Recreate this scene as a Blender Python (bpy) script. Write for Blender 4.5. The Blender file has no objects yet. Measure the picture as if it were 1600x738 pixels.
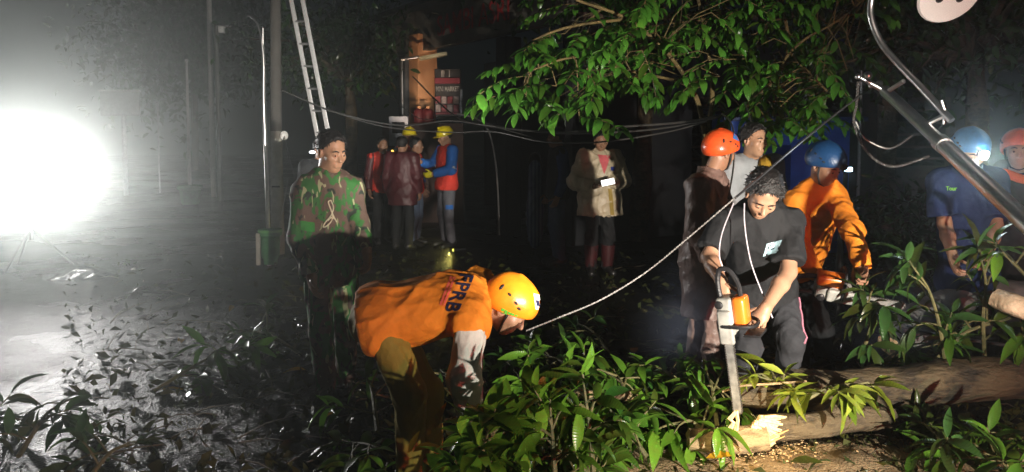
import bpy, bmesh, math, random
import numpy as np
from mathutils import Vector, Matrix, Quaternion
from mathutils.bvhtree import BVHTree

S = bpy.context.scene
C = S.collection
R = math.radians
V = Vector
rnd = random.Random(7)

# ------------------------------------------------------------------ camera
CAM = V((0.0, 0.0, 1.65))
FPX = 1164.0
PITCH = R(3.5)
PPX, PPY = 800.0, 281.0
FWD = V((0, math.cos(PITCH), -math.sin(PITCH)))
UPV = V((0, math.sin(PITCH), math.cos(PITCH)))
cd = bpy.data.cameras.new('camera')
cam = bpy.data.objects.new('camera', cd)
C.objects.link(cam)
cam.location = CAM
cam.rotation_euler = (R(90) - PITCH, 0, 0)
cd.sensor_width = 36
cd.lens = FPX / 1600 * 36
cd.shift_y = -(369 - PPY) / 1600
cd.clip_start = 0.05
cd.clip_end = 600
S.camera = cam

def ray(u, v):
    return V(((u - PPX) / FPX, 0, 0)) + UPV * (-(v - PPY) / FPX) + FWD
def P(u, v, Y):
    d = ray(u, v)
    return CAM + d * (Y / d.y)
def G(u, v, z=0.0):
    d = ray(u, v)
    return CAM + d * ((z - CAM.z) / d.z)

# ------------------------------------------------------------------ world, moonless night sky, lamps
W = bpy.data.worlds.new('World')
S.world = W
W.use_nodes = True
nt = W.node_tree
bgn = nt.nodes['Background']
sky = nt.nodes.new('ShaderNodeTexSky')
sky.sky_type = 'NISHITA'
sky.sun_disc = False
sky.sun_elevation = R(35)
sky.sun_rotation = R(200)
nt.links.new(sky.outputs['Color'], bgn.inputs['Color'])
bgn.inputs['Strength'].default_value = 0.0011
sd = bpy.data.lights.new('night_sun', 'SUN')
sd.energy = 0.003
sd.angle = R(0.5)
so = bpy.data.objects.new('night_sun', sd)
C.objects.link(so)
so.rotation_euler = (R(55), 0, R(-160))
S.view_settings.view_transform = 'Standard'
S.view_settings.look = 'None'
S.view_settings.exposure = 0
S.view_settings.gamma = 1

def spot(name, loc, target, power, cone, blend, size, col):
    l = bpy.data.lights.new(name, 'SPOT')
    l.energy = power
    l.spot_size = R(cone)
    l.spot_blend = blend
    l.shadow_soft_size = size
    l.color = col
    o = bpy.data.objects.new(name, l)
    C.objects.link(o)
    o.location = loc
    o.rotation_euler = (V(target) - V(loc)).to_track_quat('-Z', 'Y').to_euler()
    return o

FLOOD = P(45, 272, 9.0)
# vehicle reversing lamp and its red tail lamp just behind the photographer, on the right
spot('reversing_light', (2.30, -0.2, 0.92), (0.5, 6, 1.5), 420, 120, 0.8, 0.035, (1.0, 0.93, 0.80))
spot('unseen_front_beam', (2.30, -0.2, 0.92), (-0.75, 10.8, 1.35), 2500, 50, 1.0, 0.035, (1.0, 0.93, 0.80))
spot('unseen_front_beam', (2.10, -0.2, 0.95), (-6.4, 17, 2.9), 4200, 17, 1.0, 0.035, (1.0, 0.95, 0.86))  # added beam out of view, brightens the poles and ladder at left
spot('unseen_front_beam', (0.95, -0.2, 0.95), (-1.25, 10.8, 1.45), 1700, 14, 1.0, 0.035, (1.0, 0.95, 0.86))  # another added beam, brightens the crew by the shop
spot('tail_light', (2.50, -0.2, 0.80), (0.6, 6, 1.3), 210, 140, 0.6, 0.05, (1.0, 0.10, 0.08))
# hand torch held by the photographer's neighbour, on the sawn log
spot('hand_torch', (0.55, 1.5, 1.55), P(1196, 672, 3.62), 620, 17, 1.0, 0.02, (1.0, 0.72, 0.36))
# ------------------------------------------------------------------ materials
MATS = {}
def nodes_of(name):
    m = bpy.data.materials.new(name)
    m.use_nodes = True
    t = m.node_tree
    return m, t, t.nodes['Principled BSDF']

def mat(name, col, rough=0.6, metal=0.0, var=0.25, nscale=9.0, bump=0.25, bscale=60.0, spec=0.5, coat=0.0, emit=None, estr=0.0, bdist=0.01, sheen=0.0):
    if name in MATS:
        return MATS[name]
    m, t, b = nodes_of(name)
    N, L = t.nodes.new, t.links.new
    tc = N('ShaderNodeTexCoord')
    no = N('ShaderNodeTexNoise')
    no.inputs['Scale'].default_value = nscale
    no.inputs['Detail'].default_value = 6
    no.inputs['Roughness'].default_value = 0.6
    L(tc.outputs['Object'], no.inputs['Vector'])
    cr = N('ShaderNodeValToRGB')
    c = V(col[:3])
    cr.color_ramp.elements[0].position = 0.3
    cr.color_ramp.elements[1].position = 0.7
    cr.color_ramp.elements[0].color = (*(c * (1 - var)), 1)
    cr.color_ramp.elements[1].color = (*[min(1, x * (1 + var)) for x in c], 1)
    L(no.outputs['Fac'], cr.inputs['Fac'])
    L(cr.outputs['Color'], b.inputs['Base Color'])
    b.inputs['Roughness'].default_value = rough
    b.inputs['Metallic'].default_value = metal
    b.inputs['Specular IOR Level'].default_value = spec
    b.inputs['Coat Weight'].default_value = coat
    b.inputs['Coat Roughness'].default_value = 0.15
    if sheen:
        b.inputs['Sheen Weight'].default_value = sheen
    if bump:
        n2 = N('ShaderNodeTexNoise')
        n2.inputs['Scale'].default_value = bscale
        n2.inputs['Detail'].default_value = 5
        L(tc.outputs['Object'], n2.inputs['Vector'])
        bu = N('ShaderNodeBump')
        bu.inputs['Strength'].default_value = bump
        bu.inputs['Distance'].default_value = bdist
        L(n2.outputs['Fac'], bu.inputs['Height'])
        L(bu.outputs['Normal'], b.inputs['Normal'])
    if emit:
        b.inputs['Emission Color'].default_value = (*emit, 1)
        b.inputs['Emission Strength'].default_value = estr
    MATS[name] = m
    return m

def cloth(name, col, rough=0.75, wet=0.0, **k):
    a = dict(var=0.22, nscale=5, bump=0.55, bscale=14, bdist=0.02, spec=0.2 + wet, sheen=0.0)
    a.update(k)
    return mat(name, col, rough, **a)

def leaf_mat(name, dark, light, trans=0.3, rough=0.28):
    m, t, b = nodes_of(name)
    N, L = t.nodes.new, t.links.new
    oi = N('ShaderNodeObjectInfo')
    ge = N('ShaderNodeNewGeometry')
    ad = N('ShaderNodeMath'); ad.operation = 'ADD'
    fr = N('ShaderNodeMath'); fr.operation = 'FRACT'
    L(oi.outputs['Random'], ad.inputs[0]); L(ge.outputs['Random Per Island'], ad.inputs[1]); L(ad.outputs[0], fr.inputs[0])
    cr = N('ShaderNodeValToRGB')
    e = cr.color_ramp.elements
    e[0].color = (*dark, 1); e[1].color = (*light, 1); e[1].position = 0.95
    x = e.new(0.05); x.color = (*(0.7 * V(dark) + V((.03, .012, 0))), 1)
    x = e.new(0.6); x.color = (*(0.6 * V(dark) + 0.4 * V(light)), 1)
    L(fr.outputs[0], cr.inputs['Fac'])
    tc = N('ShaderNodeTexCoord')
    no = N('ShaderNodeTexNoise'); no.inputs['Scale'].default_value = 7; no.inputs['Detail'].default_value = 4
    L(tc.outputs['Object'], no.inputs['Vector'])
    mx = N('ShaderNodeMix'); mx.data_type = 'RGBA'; mx.blend_type = 'MULTIPLY'; mx.inputs[0].default_value = 0.55
    L(cr.outputs['Color'], mx.inputs[6]); L(no.outputs['Color'], mx.inputs[7])
    m2 = N('ShaderNodeMix'); m2.data_type = 'RGBA'; m2.blend_type = 'ADD'; m2.inputs[0].default_value = 0.35
    L(mx.outputs[2], m2.inputs[6]); L(cr.outputs['Color'], m2.inputs[7])
    # side veins in low relief, along the leaf
    wv = N('ShaderNodeTexWave'); wv.inputs['Scale'].default_value = 5; wv.inputs['Distortion'].default_value = 2; wv.bands_direction = 'Y'
    L(tc.outputs['Object'], wv.inputs['Vector'])
    bu = N('ShaderNodeBump'); bu.inputs['Strength'].default_value = 0.09; bu.inputs['Distance'].default_value = 0.02
    L(wv.outputs['Fac'], bu.inputs['Height']); L(bu.outputs['Normal'], b.inputs['Normal'])
    L(m2.outputs[2], b.inputs['Base Color'])
    b.inputs['Roughness'].default_value = rough
    b.inputs['Specular IOR Level'].default_value = 0.55
    tr = N('ShaderNodeBsdfTranslucent')
    L(m2.outputs[2], tr.inputs['Color'])
    ms = N('ShaderNodeMixShader'); ms.inputs[0].default_value = trans
    L(b.outputs[0], ms.inputs[1]); L(tr.outputs[0], ms.inputs[2])
    L(ms.outputs[0], t.nodes['Material Output'].inputs['Surface'])
    return m

def camo_mat():
    m, t, b = nodes_of('camouflage_cloth')
    N, L = t.nodes.new, t.links.new
    tc = N('ShaderNodeTexCoord')
    mp = N('ShaderNodeMapping'); mp.inputs['Scale'].default_value = (1.0, 1.0, 0.62)
    mp.inputs['Rotation'].default_value = (0.3, 0.5, 0.2)
    L(tc.outputs['Object'], mp.inputs['Vector'])
    def nz(scale, off, detail=2.5, rot=None):
        m2 = N('ShaderNodeMapping'); m2.inputs['Location'].default_value = off
        if rot: m2.inputs['Rotation'].default_value = rot; m2.inputs['Scale'].default_value = (1, 1, 0.33)
        L(mp.outputs[0] if not rot else tc.outputs['Object'], m2.inputs['Vector'])
        n = N('ShaderNodeTexNoise'); n.inputs['Scale'].default_value = scale; n.inputs['Detail'].default_value = detail; n.inputs['Distortion'].default_value = 0.8
        L(m2.outputs[0], n.inputs['Vector']); return n
    def layer(under, col, n, thr):
        c = N('ShaderNodeMath'); c.operation = 'GREATER_THAN'; c.inputs[1].default_value = thr
        L(n.outputs['Fac'], c.inputs[0])
        x = N('ShaderNodeMix'); x.data_type = 'RGBA'
        L(c.outputs[0], x.inputs[0])
        if isinstance(under, tuple): x.inputs[6].default_value = (*under, 1)
        else: L(under, x.inputs[6])
        x.inputs[7].default_value = (*col, 1)
        return x.outputs[2]
    o = layer((0.115, 0.075, 0.058), (0.030, 0.145, 0.030), nz(13, (3, 1, 7)), 0.52)
    o = layer(o, (0.02, 0.03, 0.022), nz(16, (11, 4, 2)), 0.62)
    o = layer(o, (0.34, 0.36, 0.20), nz(24, (5, 9, 1), 1.5, (0.2, 0.9, 0.3)), 0.645)
    L(o, b.inputs['Base Color'])
    b.inputs['Roughness'].default_value = 0.8
    n2 = N('ShaderNodeTexNoise'); n2.inputs['Scale'].default_value = 16; n2.inputs['Detail'].default_value = 5
    L(tc.outputs['Object'], n2.inputs['Vector'])
    bu = N('ShaderNodeBump'); bu.inputs['Strength'].default_value = 0.5; bu.inputs['Distance'].default_value = 0.02
    L(n2.outputs['Fac'], bu.inputs['Height']); L(bu.outputs['Normal'], b.inputs['Normal'])
    return m

def wet_ground(name, c0, c1, r0, r1, bs=0.6, scale=1.0):
    m, t, b = nodes_of(name)
    N, L = t.nodes.new, t.links.new
    tc = N('ShaderNodeTexCoord')
    def nz(s, d=6, r=0.6):
        n = N('ShaderNodeTexNoise'); n.inputs['Scale'].default_value = s * scale; n.inputs['Detail'].default_value = d; n.inputs['Roughness'].default_value = r
        L(tc.outputs['Object'], n.inputs['Vector']); return n
    big, med, fine = nz(0.55, 5), nz(6), nz(42, 4, 0.7)
    vo = N('ShaderNodeTexVoronoi'); vo.inputs['Scale'].default_value = 75 * scale
    L(tc.outputs['Object'], vo.inputs['Vector'])
    cr = N('ShaderNodeValToRGB')
    cr.color_ramp.elements[0].color = (*c0, 1); cr.color_ramp.elements[1].color = (*c1, 1)
    cr.color_ramp.elements[0].position = 0.35; cr.color_ramp.elements[1].position = 0.7
    L(med.outputs['Fac'], cr.inputs['Fac']); L(cr.outputs['Color'], b.inputs['Base Color'])
    rr = N('ShaderNodeMapRange'); rr.inputs['From Min'].default_value = 0.4; rr.inputs['From Max'].default_value = 0.62
    rr.inputs['To Min'].default_value = r0; rr.inputs['To Max'].default_value = r1
    L(big.outputs['Fac'], rr.inputs['Value']); L(rr.outputs[0], b.inputs['Roughness'])
    # gravel relief, weaker where water stands
    a = N('ShaderNodeMath'); a.operation = 'MULTIPLY_ADD'; a.inputs[1].default_value = 0.55
    L(vo.outputs['Distance'], a.inputs[0]); L(fine.outputs['Fac'], a.inputs[2])
    a2 = N('ShaderNodeMath'); a2.operation = 'MULTIPLY_ADD'; a2.inputs[1].default_value = 3.5
    L(med.outputs['Fac'], a2.inputs[0]); L(a.outputs[0], a2.inputs[2])
    st = N('ShaderNodeMapRange'); st.inputs['From Min'].default_value = 0.38; st.inputs['From Max'].default_value = 0.6
    st.inputs['To Min'].default_value = bs * 0.85; st.inputs['To Max'].default_value = bs
    L(big.outputs['Fac'], st.inputs['Value'])
    bu = N('ShaderNodeBump'); bu.inputs['Distance'].default_value = 0.012
    L(st.outputs[0], bu.inputs['Strength']); L(a2.outputs[0], bu.inputs['Height']); L(bu.outputs['Normal'], b.inputs['Normal'])
    b.inputs['Specular IOR Level'].default_value = 0.13
    return m

def bark_mat(name, c0, c1, bump=0.9):
    m, t, b = nodes_of(name)
    N, L = t.nodes.new, t.links.new
    tc = N('ShaderNodeTexCoord')
    mp = N('ShaderNodeMapping'); mp.inputs['Scale'].default_value = (5, 14, 14)
    L(tc.outputs['Object'], mp.inputs['Vector'])
    n = N('ShaderNodeTexNoise'); n.inputs['Scale'].default_value = 2.2; n.inputs['Detail'].default_value = 8; n.inputs['Roughness'].default_value = 0.65
    L(mp.outputs[0], n.inputs['Vector'])
    n3 = N('ShaderNodeTexNoise'); n3.inputs['Scale'].default_value = 6; n3.inputs['Detail'].default_value = 6
    L(tc.outputs['Object'], n3.inputs['Vector'])
    ad = N('ShaderNodeMath'); ad.operation = 'MULTIPLY_ADD'; ad.inputs[1].default_value = 0.6
    L(n3.outputs['Fac'], ad.inputs[0])
    h = N('ShaderNodeMath'); h.operation = 'MULTIPLY'; h.inputs[1].default_value = 0.5
    L(n.outputs['Fac'], h.inputs[0]); L(h.outputs[0], ad.inputs[2])
    cr = N('ShaderNodeValToRGB'); e = cr.color_ramp.elements
    e[0].position = 0.44; e[1].position = 0.60
    e[0].color = (*c0, 1); e[1].color = (*c1, 1)
    L(ad.outputs[0], cr.inputs['Fac']); L(cr.outputs['Color'], b.inputs['Base Color'])
    bu = N('ShaderNodeBump'); bu.inputs['Strength'].default_value = bump; bu.inputs['Distance'].default_value = 0.07
    L(ad.outputs[0], bu.inputs['Height']); L(bu.outputs['Normal'], b.inputs['Normal'])
    b.inputs['Roughness'].default_value = 0.65
    return m

def emis(name, col, strength):
    if name in MATS: return MATS[name]
    m, t, b = nodes_of(name)
    b.inputs['Base Color'].default_value = (0.8, 0.8, 0.8, 1)
    b.inputs['Emission Color'].default_value = (*col, 1)
    b.inputs['Emission Strength'].default_value = strength
    MATS[name] = m
    return m

def volume_mat(name, col, dens, g):
    m = bpy.data.materials.new(name)
    m.use_nodes = True
    t = m.node_tree
    t.nodes.remove(t.nodes['Principled BSDF'])
    pv = t.nodes.new('ShaderNodeVolumePrincipled')
    pv.inputs['Color'].default_value = (*col, 1)
    pv.inputs['Density'].default_value = dens
    pv.inputs['Anisotropy'].default_value = g
    t.links.new(pv.outputs[0], t.nodes['Material Output'].inputs['Volume'])
    return m

# ------------------------------------------------------------------ objects and properties
def empty(name, loc, label=None, cat=None, group=None, rz=0.0):
    o = bpy.data.objects.new(name, None)
    C.objects.link(o)
    o.location = loc
    o.rotation_euler.z = rz
    o.empty_display_size = 0.1
    tag(o, label, cat, group)
    return o
def tag(o, label=None, cat=None, group=None, kind=None):
    if label: o['label'] = label
    if cat: o['category'] = cat
    if group: o['group'] = group
    if kind: o['kind'] = kind
    return o

class MB:
    """collects shapes; link() makes them ONE mesh object (world coordinates in, local to the parent out)"""
    def __init__(s): s.v = []; s.f = []; s.mi = []
    def add(s, vs, fs, mi=0):
        o = len(s.v)
        s.v += [tuple(p) for p in vs]
        s.f += [tuple(i + o for i in f) for f in fs]
        s.mi += [mi] * len(fs)
        return s
    def tube(s, pts, rad, n=8, mi=0, cap=True):
        pts = [V(p) for p in pts]
        if not hasattr(rad, '__len__'): rad = [rad] * len(pts)
        vs, fs = [], []
        t0 = (pts[1] - pts[0]).normalized()
        a = t0.orthogonal().normalized()
        for i, p in enumerate(pts):
            t = (pts[min(i + 1, len(pts) - 1)] - pts[max(i - 1, 0)]).normalized()
            a = (a - t * a.dot(t)).normalized()
            b = t.cross(a)
            for k in range(n):
                w = 2 * math.pi * k / n
                vs.append(p + (a * math.cos(w) + b * math.sin(w)) * rad[i])
        for i in range(len(pts) - 1):
            for k in range(n):
                k2 = (k + 1) % n
                fs.append((i * n + k, i * n + k2, (i + 1) * n + k2, (i + 1) * n + k))
        if cap:
            fs.append(tuple(range(n - 1, -1, -1)))
            fs.append(tuple(range((len(pts) - 1) * n, len(pts) * n)))
        return s.add(vs, fs, mi)
    def box(s, c, sz, rot=None, bev=0.0, mi=0, seg=2):
        bm = bmesh.new()
        bmesh.ops.create_cube(bm, size=1)
        for v in bm.verts: v.co = V((v.co.x * sz[0], v.co.y * sz[1], v.co.z * sz[2]))
        if bev: bmesh.ops.bevel(bm, geom=bm.edges[:], offset=bev, segments=seg, profile=0.6, affect='EDGES', clamp_overlap=True)
        M = rot if rot is not None else Matrix.Identity(3)
        c = V(c)
        bm.verts.index_update()
        vs = [M @ v.co + c for v in bm.verts]
        fs = [tuple(v.index for v in f.verts) for f in bm.faces]
        bm.free()
        return s.add(vs, fs, mi)
    def lathe(s, prof, c, rot=None, n=20, mi=0):
        M = rot if rot is not None else Matrix.Identity(3)
        vs, fs = [], []
        for (r, z) in prof:
            for k in range(n):
                w = 2 * math.pi * k / n
                vs.append(M @ V((r * math.cos(w), r * math.sin(w), z)) + V(c))
        for i in range(len(prof) - 1):
            for k in range(n):
                k2 = (k + 1) % n
                fs.append((i * n + k, i * n + k2, (i + 1) * n + k2, (i + 1) * n + k))
        fs.append(tuple(range(n - 1, -1, -1)))
        fs.append(tuple(range((len(prof) - 1) * n, len(prof) * n)))
        return s.add(vs, fs, mi)
    def ball(s, c, r, n=10, mi=0, sc=(1, 1, 1), rot=None):
        prof = [(max(1e-4, math.sin(math.pi * i / n) * r), -math.cos(math.pi * i / n) * r) for i in range(n + 1)]
        o = len(s.v)
        s.lathe(prof, (0, 0, 0), n=n + 4, mi=mi)
        M = rot if rot is not None else Matrix.Identity(3)
        for i in range(o, len(s.v)):
            p = V(s.v[i])
            s.v[i] = tuple(M @ V((p.x * sc[0], p.y * sc[1], p.z * sc[2])) + V(c))
        return s
    def link(s, name, mats, parent=None, smooth=True, loc=None):
        me = bpy.data.meshes.new(name)
        off = V(loc) if loc is not None else (V(parent_loc(parent)) if parent else V((0, 0, 0)))
        me.from_pydata([V(p) - off for p in s.v], [], s.f)
        if not isinstance(mats, (list, tuple)): mats = [mats]
        for m in mats: me.materials.append(m)
        me.polygons.foreach_set('material_index', s.mi)
        me.polygons.foreach_set('use_smooth', [smooth] * len(s.f))
        if smooth:
            try: me.set_sharp_from_angle(angle=R(42))
            except Exception: pass
        me.update()
        o = bpy.data.objects.new(name, me)
        C.objects.link(o)
        if parent: o.parent = parent
        if loc is not None:
            o.location = V(loc) - (V(parent_loc(parent)) if parent else V((0, 0, 0)))
        return o
def parent_loc(o):
    p = V((0, 0, 0))
    while o:
        p = p + o.location
        o = o.parent
    return p

def frame(x=None, y=None, z=None):
    """3x3 matrix with the two given columns (first kept exactly)"""
    if z is not None and x is not None:
        z = V(z).normalized(); x = V(x); x = (x - z * x.dot(z)).normalized(); y = z.cross(x)
    elif z is not None and y is not None:
        z = V(z).normalized(); y = V(y); y = (y - z * y.dot(z)).normalized(); x = y.cross(z)
    else:
        x = V(x).normalized(); y = V(y); y = (y - x * y.dot(x)).normalized(); z = x.cross(y)
    return Matrix((x, y, z)).transposed()

def bez(pts, n):
    """smooth Catmull-Rom through points"""
    pts = [V(p) for p in pts]
    q = [pts[0] * 2 - pts[1]] + pts + [pts[-1] * 2 - pts[-2]]
    out = []
    m = len(pts) - 1
    for i in range(m):
        for k in range(n):
            t = k / n
            a, b, c, d = q[i:i + 4]
            out.append(0.5 * ((2 * b) + (c - a) * t + (2 * a - 5 * b + 4 * c - d) * t * t + (3 * b - a - 3 * c + d) * t ** 3))
    out.append(pts[-1])
    return out

def text_mb(txt, bold=0.0, mi=0, limit=0.06, shear=0.0, space=1.0):
    cu = bpy.data.curves.new('lettering', 'FONT')
    cu.body = txt
    cu.offset = bold
    cu.shear = shear
    cu.space_character = space
    cu.align_x = 'CENTER'; cu.align_y = 'CENTER'
    o = bpy.data.objects.new('lettering', cu)
    C.objects.link(o)
    bpy.context.view_layer.update()
    dg = bpy.context.evaluated_depsgraph_get()
    me = bpy.data.meshes.new_from_object(o.evaluated_get(dg))
    bm = bmesh.new(); bm.from_mesh(me)
    bmesh.ops.triangulate(bm, faces=bm.faces[:])
    for _ in range(5):
        es = [e for e in bm.edges if e.calc_length() > limit]
        if not es: break
        bmesh.ops.subdivide_edges(bm, edges=es, cuts=1, use_grid_fill=False)
        bmesh.ops.triangulate(bm, faces=bm.faces[:])
    bm.verts.index_update()
    vs = [v.co.copy() for v in bm.verts]
    fs = [tuple(v.index for v in f.verts) for f in bm.faces]
    bm.free()
    bpy.data.objects.remove(o); bpy.data.curves.remove(cu); bpy.data.meshes.remove(me)
    return vs, fs

def quad_grid(n, m):
    vs = [V((i / n - 0.5, j / m - 0.5, 0)) for j in range(m + 1) for i in range(n + 1)]
    fs = [(j * (n + 1) + i, j * (n + 1) + i + 1, (j + 1) * (n + 1) + i + 1, (j + 1) * (n + 1) + i) for j in range(m) for i in range(n)]
    return vs, fs

def print_on(name, shape, target, origin, ex, ey, mats, parent, lift=0.004):
    """flat print wrapped on a cloth or shell surface (hit points on the surface, lifted a little)"""
    vs, fs = shape
    me = target.data
    off = parent_loc(target)
    bvh = BVHTree.FromPolygons([v.co + off for v in me.vertices], [tuple(p.vertices) for p in me.polygons])
    out = []; ok = []
    for p in vs:
        u = origin[0] + p.x * ex[0] + p.y * ey[0]
        v = origin[1] + p.x * ex[1] + p.y * ey[1]
        d = ray(u, v).normalized()
        h = bvh.ray_cast(CAM, d)
        if h[0] is None:
            out.append(V((0, 0, 0))); ok.append(False)
        else:
            nn = h[1] if h[1].dot(d) < 0 else -h[1]
            out.append(h[0] + nn * lift); ok.append(True)
    mb = MB()
    mb.add(out, [f for f in fs if all(ok[i] for i in f)])
    # drop stray points
    used = sorted({i for f in mb.f for i in f}); mp = {o: i for i, o in enumerate(used)}
    mb.v = [mb.v[i] for i in used]; mb.f = [tuple(mp[i] for i in f) for f in mb.f]
    return mb.link(name, mats, parent)
# ------------------------------------------------------------------ implicit bodies (smooth unions turned into one continuous mesh)
class Field:
    def __init__(s, lo, hi, h):
        s.h = h
        s.lo = np.array(lo, dtype=np.float32)
        n = np.ceil((np.array(hi) - s.lo) / h).astype(int) + 1
        s.ax = [(s.lo[i] + h * np.arange(n[i])).astype(np.float32) for i in range(3)]
        s.f = np.full(tuple(n), 1.0, dtype=np.float32)
    def region(s, lo, hi):
        sl = []
        for i in range(3):
            a = int(max(0, math.floor((lo[i] - s.lo[i]) / s.h)))
            b = int(min(len(s.ax[i]), math.ceil((hi[i] - s.lo[i]) / s.h) + 1))
            if b <= a: return None
            sl.append(slice(a, b))
        return tuple(sl)
    def grid(s, sl):
        return s.ax[0][sl[0]][:, None, None], s.ax[1][sl[1]][None, :, None], s.ax[2][sl[2]][None, None, :]
    def put(s, d, sl, k, sub=False):
        f = s.f[sl]
        if sub:
            d = -d
            if k > 0:
                h = np.clip(0.5 - 0.5 * (f - d) / k, 0, 1)
                s.f[sl] = f * (1 - h) + d * h + k * h * (1 - h)
            else: s.f[sl] = np.maximum(f, d)
        elif k > 0:
            h = np.clip(0.5 + 0.5 * (d - f) / k, 0, 1)
            s.f[sl] = d * (1 - h) + f * h - k * h * (1 - h)
        else: s.f[sl] = np.minimum(f, d)
    def cone(s, a, b, ra, rb, k=0.02, flat=False, sub=False, sq=None):
        """tapered rounded segment; flat: cut square at b; sq: (axis, factor) squeezes it across an axis"""
        a = np.array(a, dtype=np.float32); b = np.array(b, dtype=np.float32)
        m = max(ra, rb) + k + 3 * s.h
        sl = s.region(np.minimum(a, b) - m, np.maximum(a, b) + m)
        if sl is None: return
        x, y, z = s.grid(sl)
        ba = b - a; L2 = float(ba @ ba) + 1e-9
        px, py, pz = x - a[0], y - a[1], z - a[2]
        tt = (px * ba[0] + py * ba[1] + pz * ba[2]) / L2
        t = np.clip(tt, 0, 1)
        qx, qy, qz = px - t * ba[0], py - t * ba[1], pz - t * ba[2]
        if sq is not None:
            w, fac = np.array(sq[0]), sq[1]
            c = (qx * w[0] + qy * w[1] + qz * w[2]) * (1 / fac - 1)
            qx, qy, qz = qx + c * w[0], qy + c * w[1], qz + c * w[2]
        d = np.sqrt(qx * qx + qy * qy + qz * qz) - (ra + (rb - ra) * t)
        if flat: d = np.maximum(d, (tt - 1) * math.sqrt(L2))
        s.put(d, sl, k, sub)
    def ell(s, c, r, M=None, k=0.02, sub=False):
        """ellipsoid: radii r along the columns of M"""
        c = np.array(c, dtype=np.float32)
        M = np.array(M if M is not None else Matrix.Identity(3), dtype=np.float32)
        m = max(r) + k + 3 * s.h
        sl = s.region(c - m, c + m)
        if sl is None: return
        x, y, z = s.grid(sl)
        x, y, z = x - c[0], y - c[1], z - c[2]
        k0 = 0; k1 = 0
        for i in range(3):
            q = (x * M[0, i] + y * M[1, i] + z * M[2, i]) / r[i]
            k0 = k0 + q * q; k1 = k1 + (q / r[i]) ** 2
        k0 = np.sqrt(k0); k1 = np.sqrt(k1)
        s.put(k0 * (k0 - 1) / np.maximum(k1, 1e-6), sl, k, sub)
    def cut(s, p, n):
        x, y, z = s.ax[0][:, None, None], s.ax[1][None, :, None], s.ax[2][None, None, :]
        s.f = np.maximum(s.f, ((x - p[0]) * n[0] + (y - p[1]) * n[1] + (z - p[2]) * n[2]).astype(np.float32))
    def folds(s, amp, seed, scale=1.0, along=None):
        """cloth folds: warped ridges"""
        r = np.random.RandomState(seed)
        x, y, z = s.ax[0][:, None, None], s.ax[1][None, :, None], s.ax[2][None, None, :]
        tot = 0
        for o, (fr, am) in enumerate(((16, 1.0), (31, 0.6), (55, 0.3))):
            for _ in range(2):
                w = r.normal(size=3)
                if along is not None:
                    al = np.array(along); w = w - al * (w @ al) * 0.8
                w = w / np.linalg.norm(w) * fr * scale
                g = r.normal(size=3) * 9; h = r.normal(size=3) * 14
                warp = 1.3 * np.sin(x * g[0] + y * g[1] + z * g[2] + r.uniform(0, 6)) + 0.7 * np.sin(x * h[0] + y * h[1] + z * h[2])
                q = np.sin(x * w[0] + y * w[1] + z * w[2] + warp + r.uniform(0, 6))
                tot = tot + am * (1 - np.abs(q)) ** 2
        s.f = (s.f - amp * (tot - 1.0)).astype(np.float32)
    def mesh(s):
        f = s.f; n = f.shape
        sg = f < 0
        cnt = np.zeros(tuple(k - 1 for k in n), dtype=np.int8)
        for i in (0, 1):
            for j in (0, 1):
                for k in (0, 1):
                    cnt += sg[i:n[0] - 1 + i, j:n[1] - 1 + j, k:n[2] - 1 + k]
        mask = (cnt > 0) & (cnt < 8)
        ci, cj, ck = np.nonzero(mask)
        idx = np.full(mask.shape, -1, dtype=np.int64)
        idx[mask] = np.arange(len(ci))
        acc = np.zeros((len(ci), 3)); num = np.zeros(len(ci))
        cor = [(i, j, k) for i in (0, 1) for j in (0, 1) for k in (0, 1)]
        for A in range(8):
            for B in range(A + 1, 8):
                a, b = cor[A], cor[B]
                if sum(abs(a[t] - b[t]) for t in range(3)) != 1: continue
                fa = f[ci + a[0], cj + a[1], ck + a[2]]; fb = f[ci + b[0], cj + b[1], ck + b[2]]
                cr = (fa < 0) != (fb < 0)
                t = np.where(cr, fa / np.where(cr, fa - fb, 1), 0)
                for q in range(3):
                    acc[:, q] += np.where(cr, a[q] + t * (b[q] - a[q]), 0)
                num += cr
        vs = (np.stack([ci, cj, ck], 1) + acc / num[:, None]) * s.h + s.lo
        quads = []
        for ax in range(3):
            o1, o2 = [(1, 2), (2, 0), (0, 1)][ax]
            a = sg[tuple(slice(0, -1) if q == ax else slice(1, -1) for q in range(3))]
            b = sg[tuple(slice(1, None) if q == ax else slice(1, -1) for q in range(3))]
            e = np.nonzero(a != b)
            ins = a[e]
            g = [None] * 3
            g[ax] = e[ax]; g[o1] = e[o1] + 1; g[o2] = e[o2] + 1
            def cell(d1, d2):
                q = [None] * 3
                q[ax] = g[ax]; q[o1] = g[o1] - d1; q[o2] = g[o2] - d2
                return idx[q[0], q[1], q[2]]
            Q = np.stack([cell(1, 1), cell(0, 1), cell(0, 0), cell(1, 0)], 1)
            Q[~ins] = Q[~ins][:, ::-1]
            quads.append(Q)
        return vs, np.concatenate(quads)
    def to(s, mb, mi=0):
        vs, q = s.mesh()
        return mb.add(vs.tolist(), q.tolist(), mi)

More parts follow.
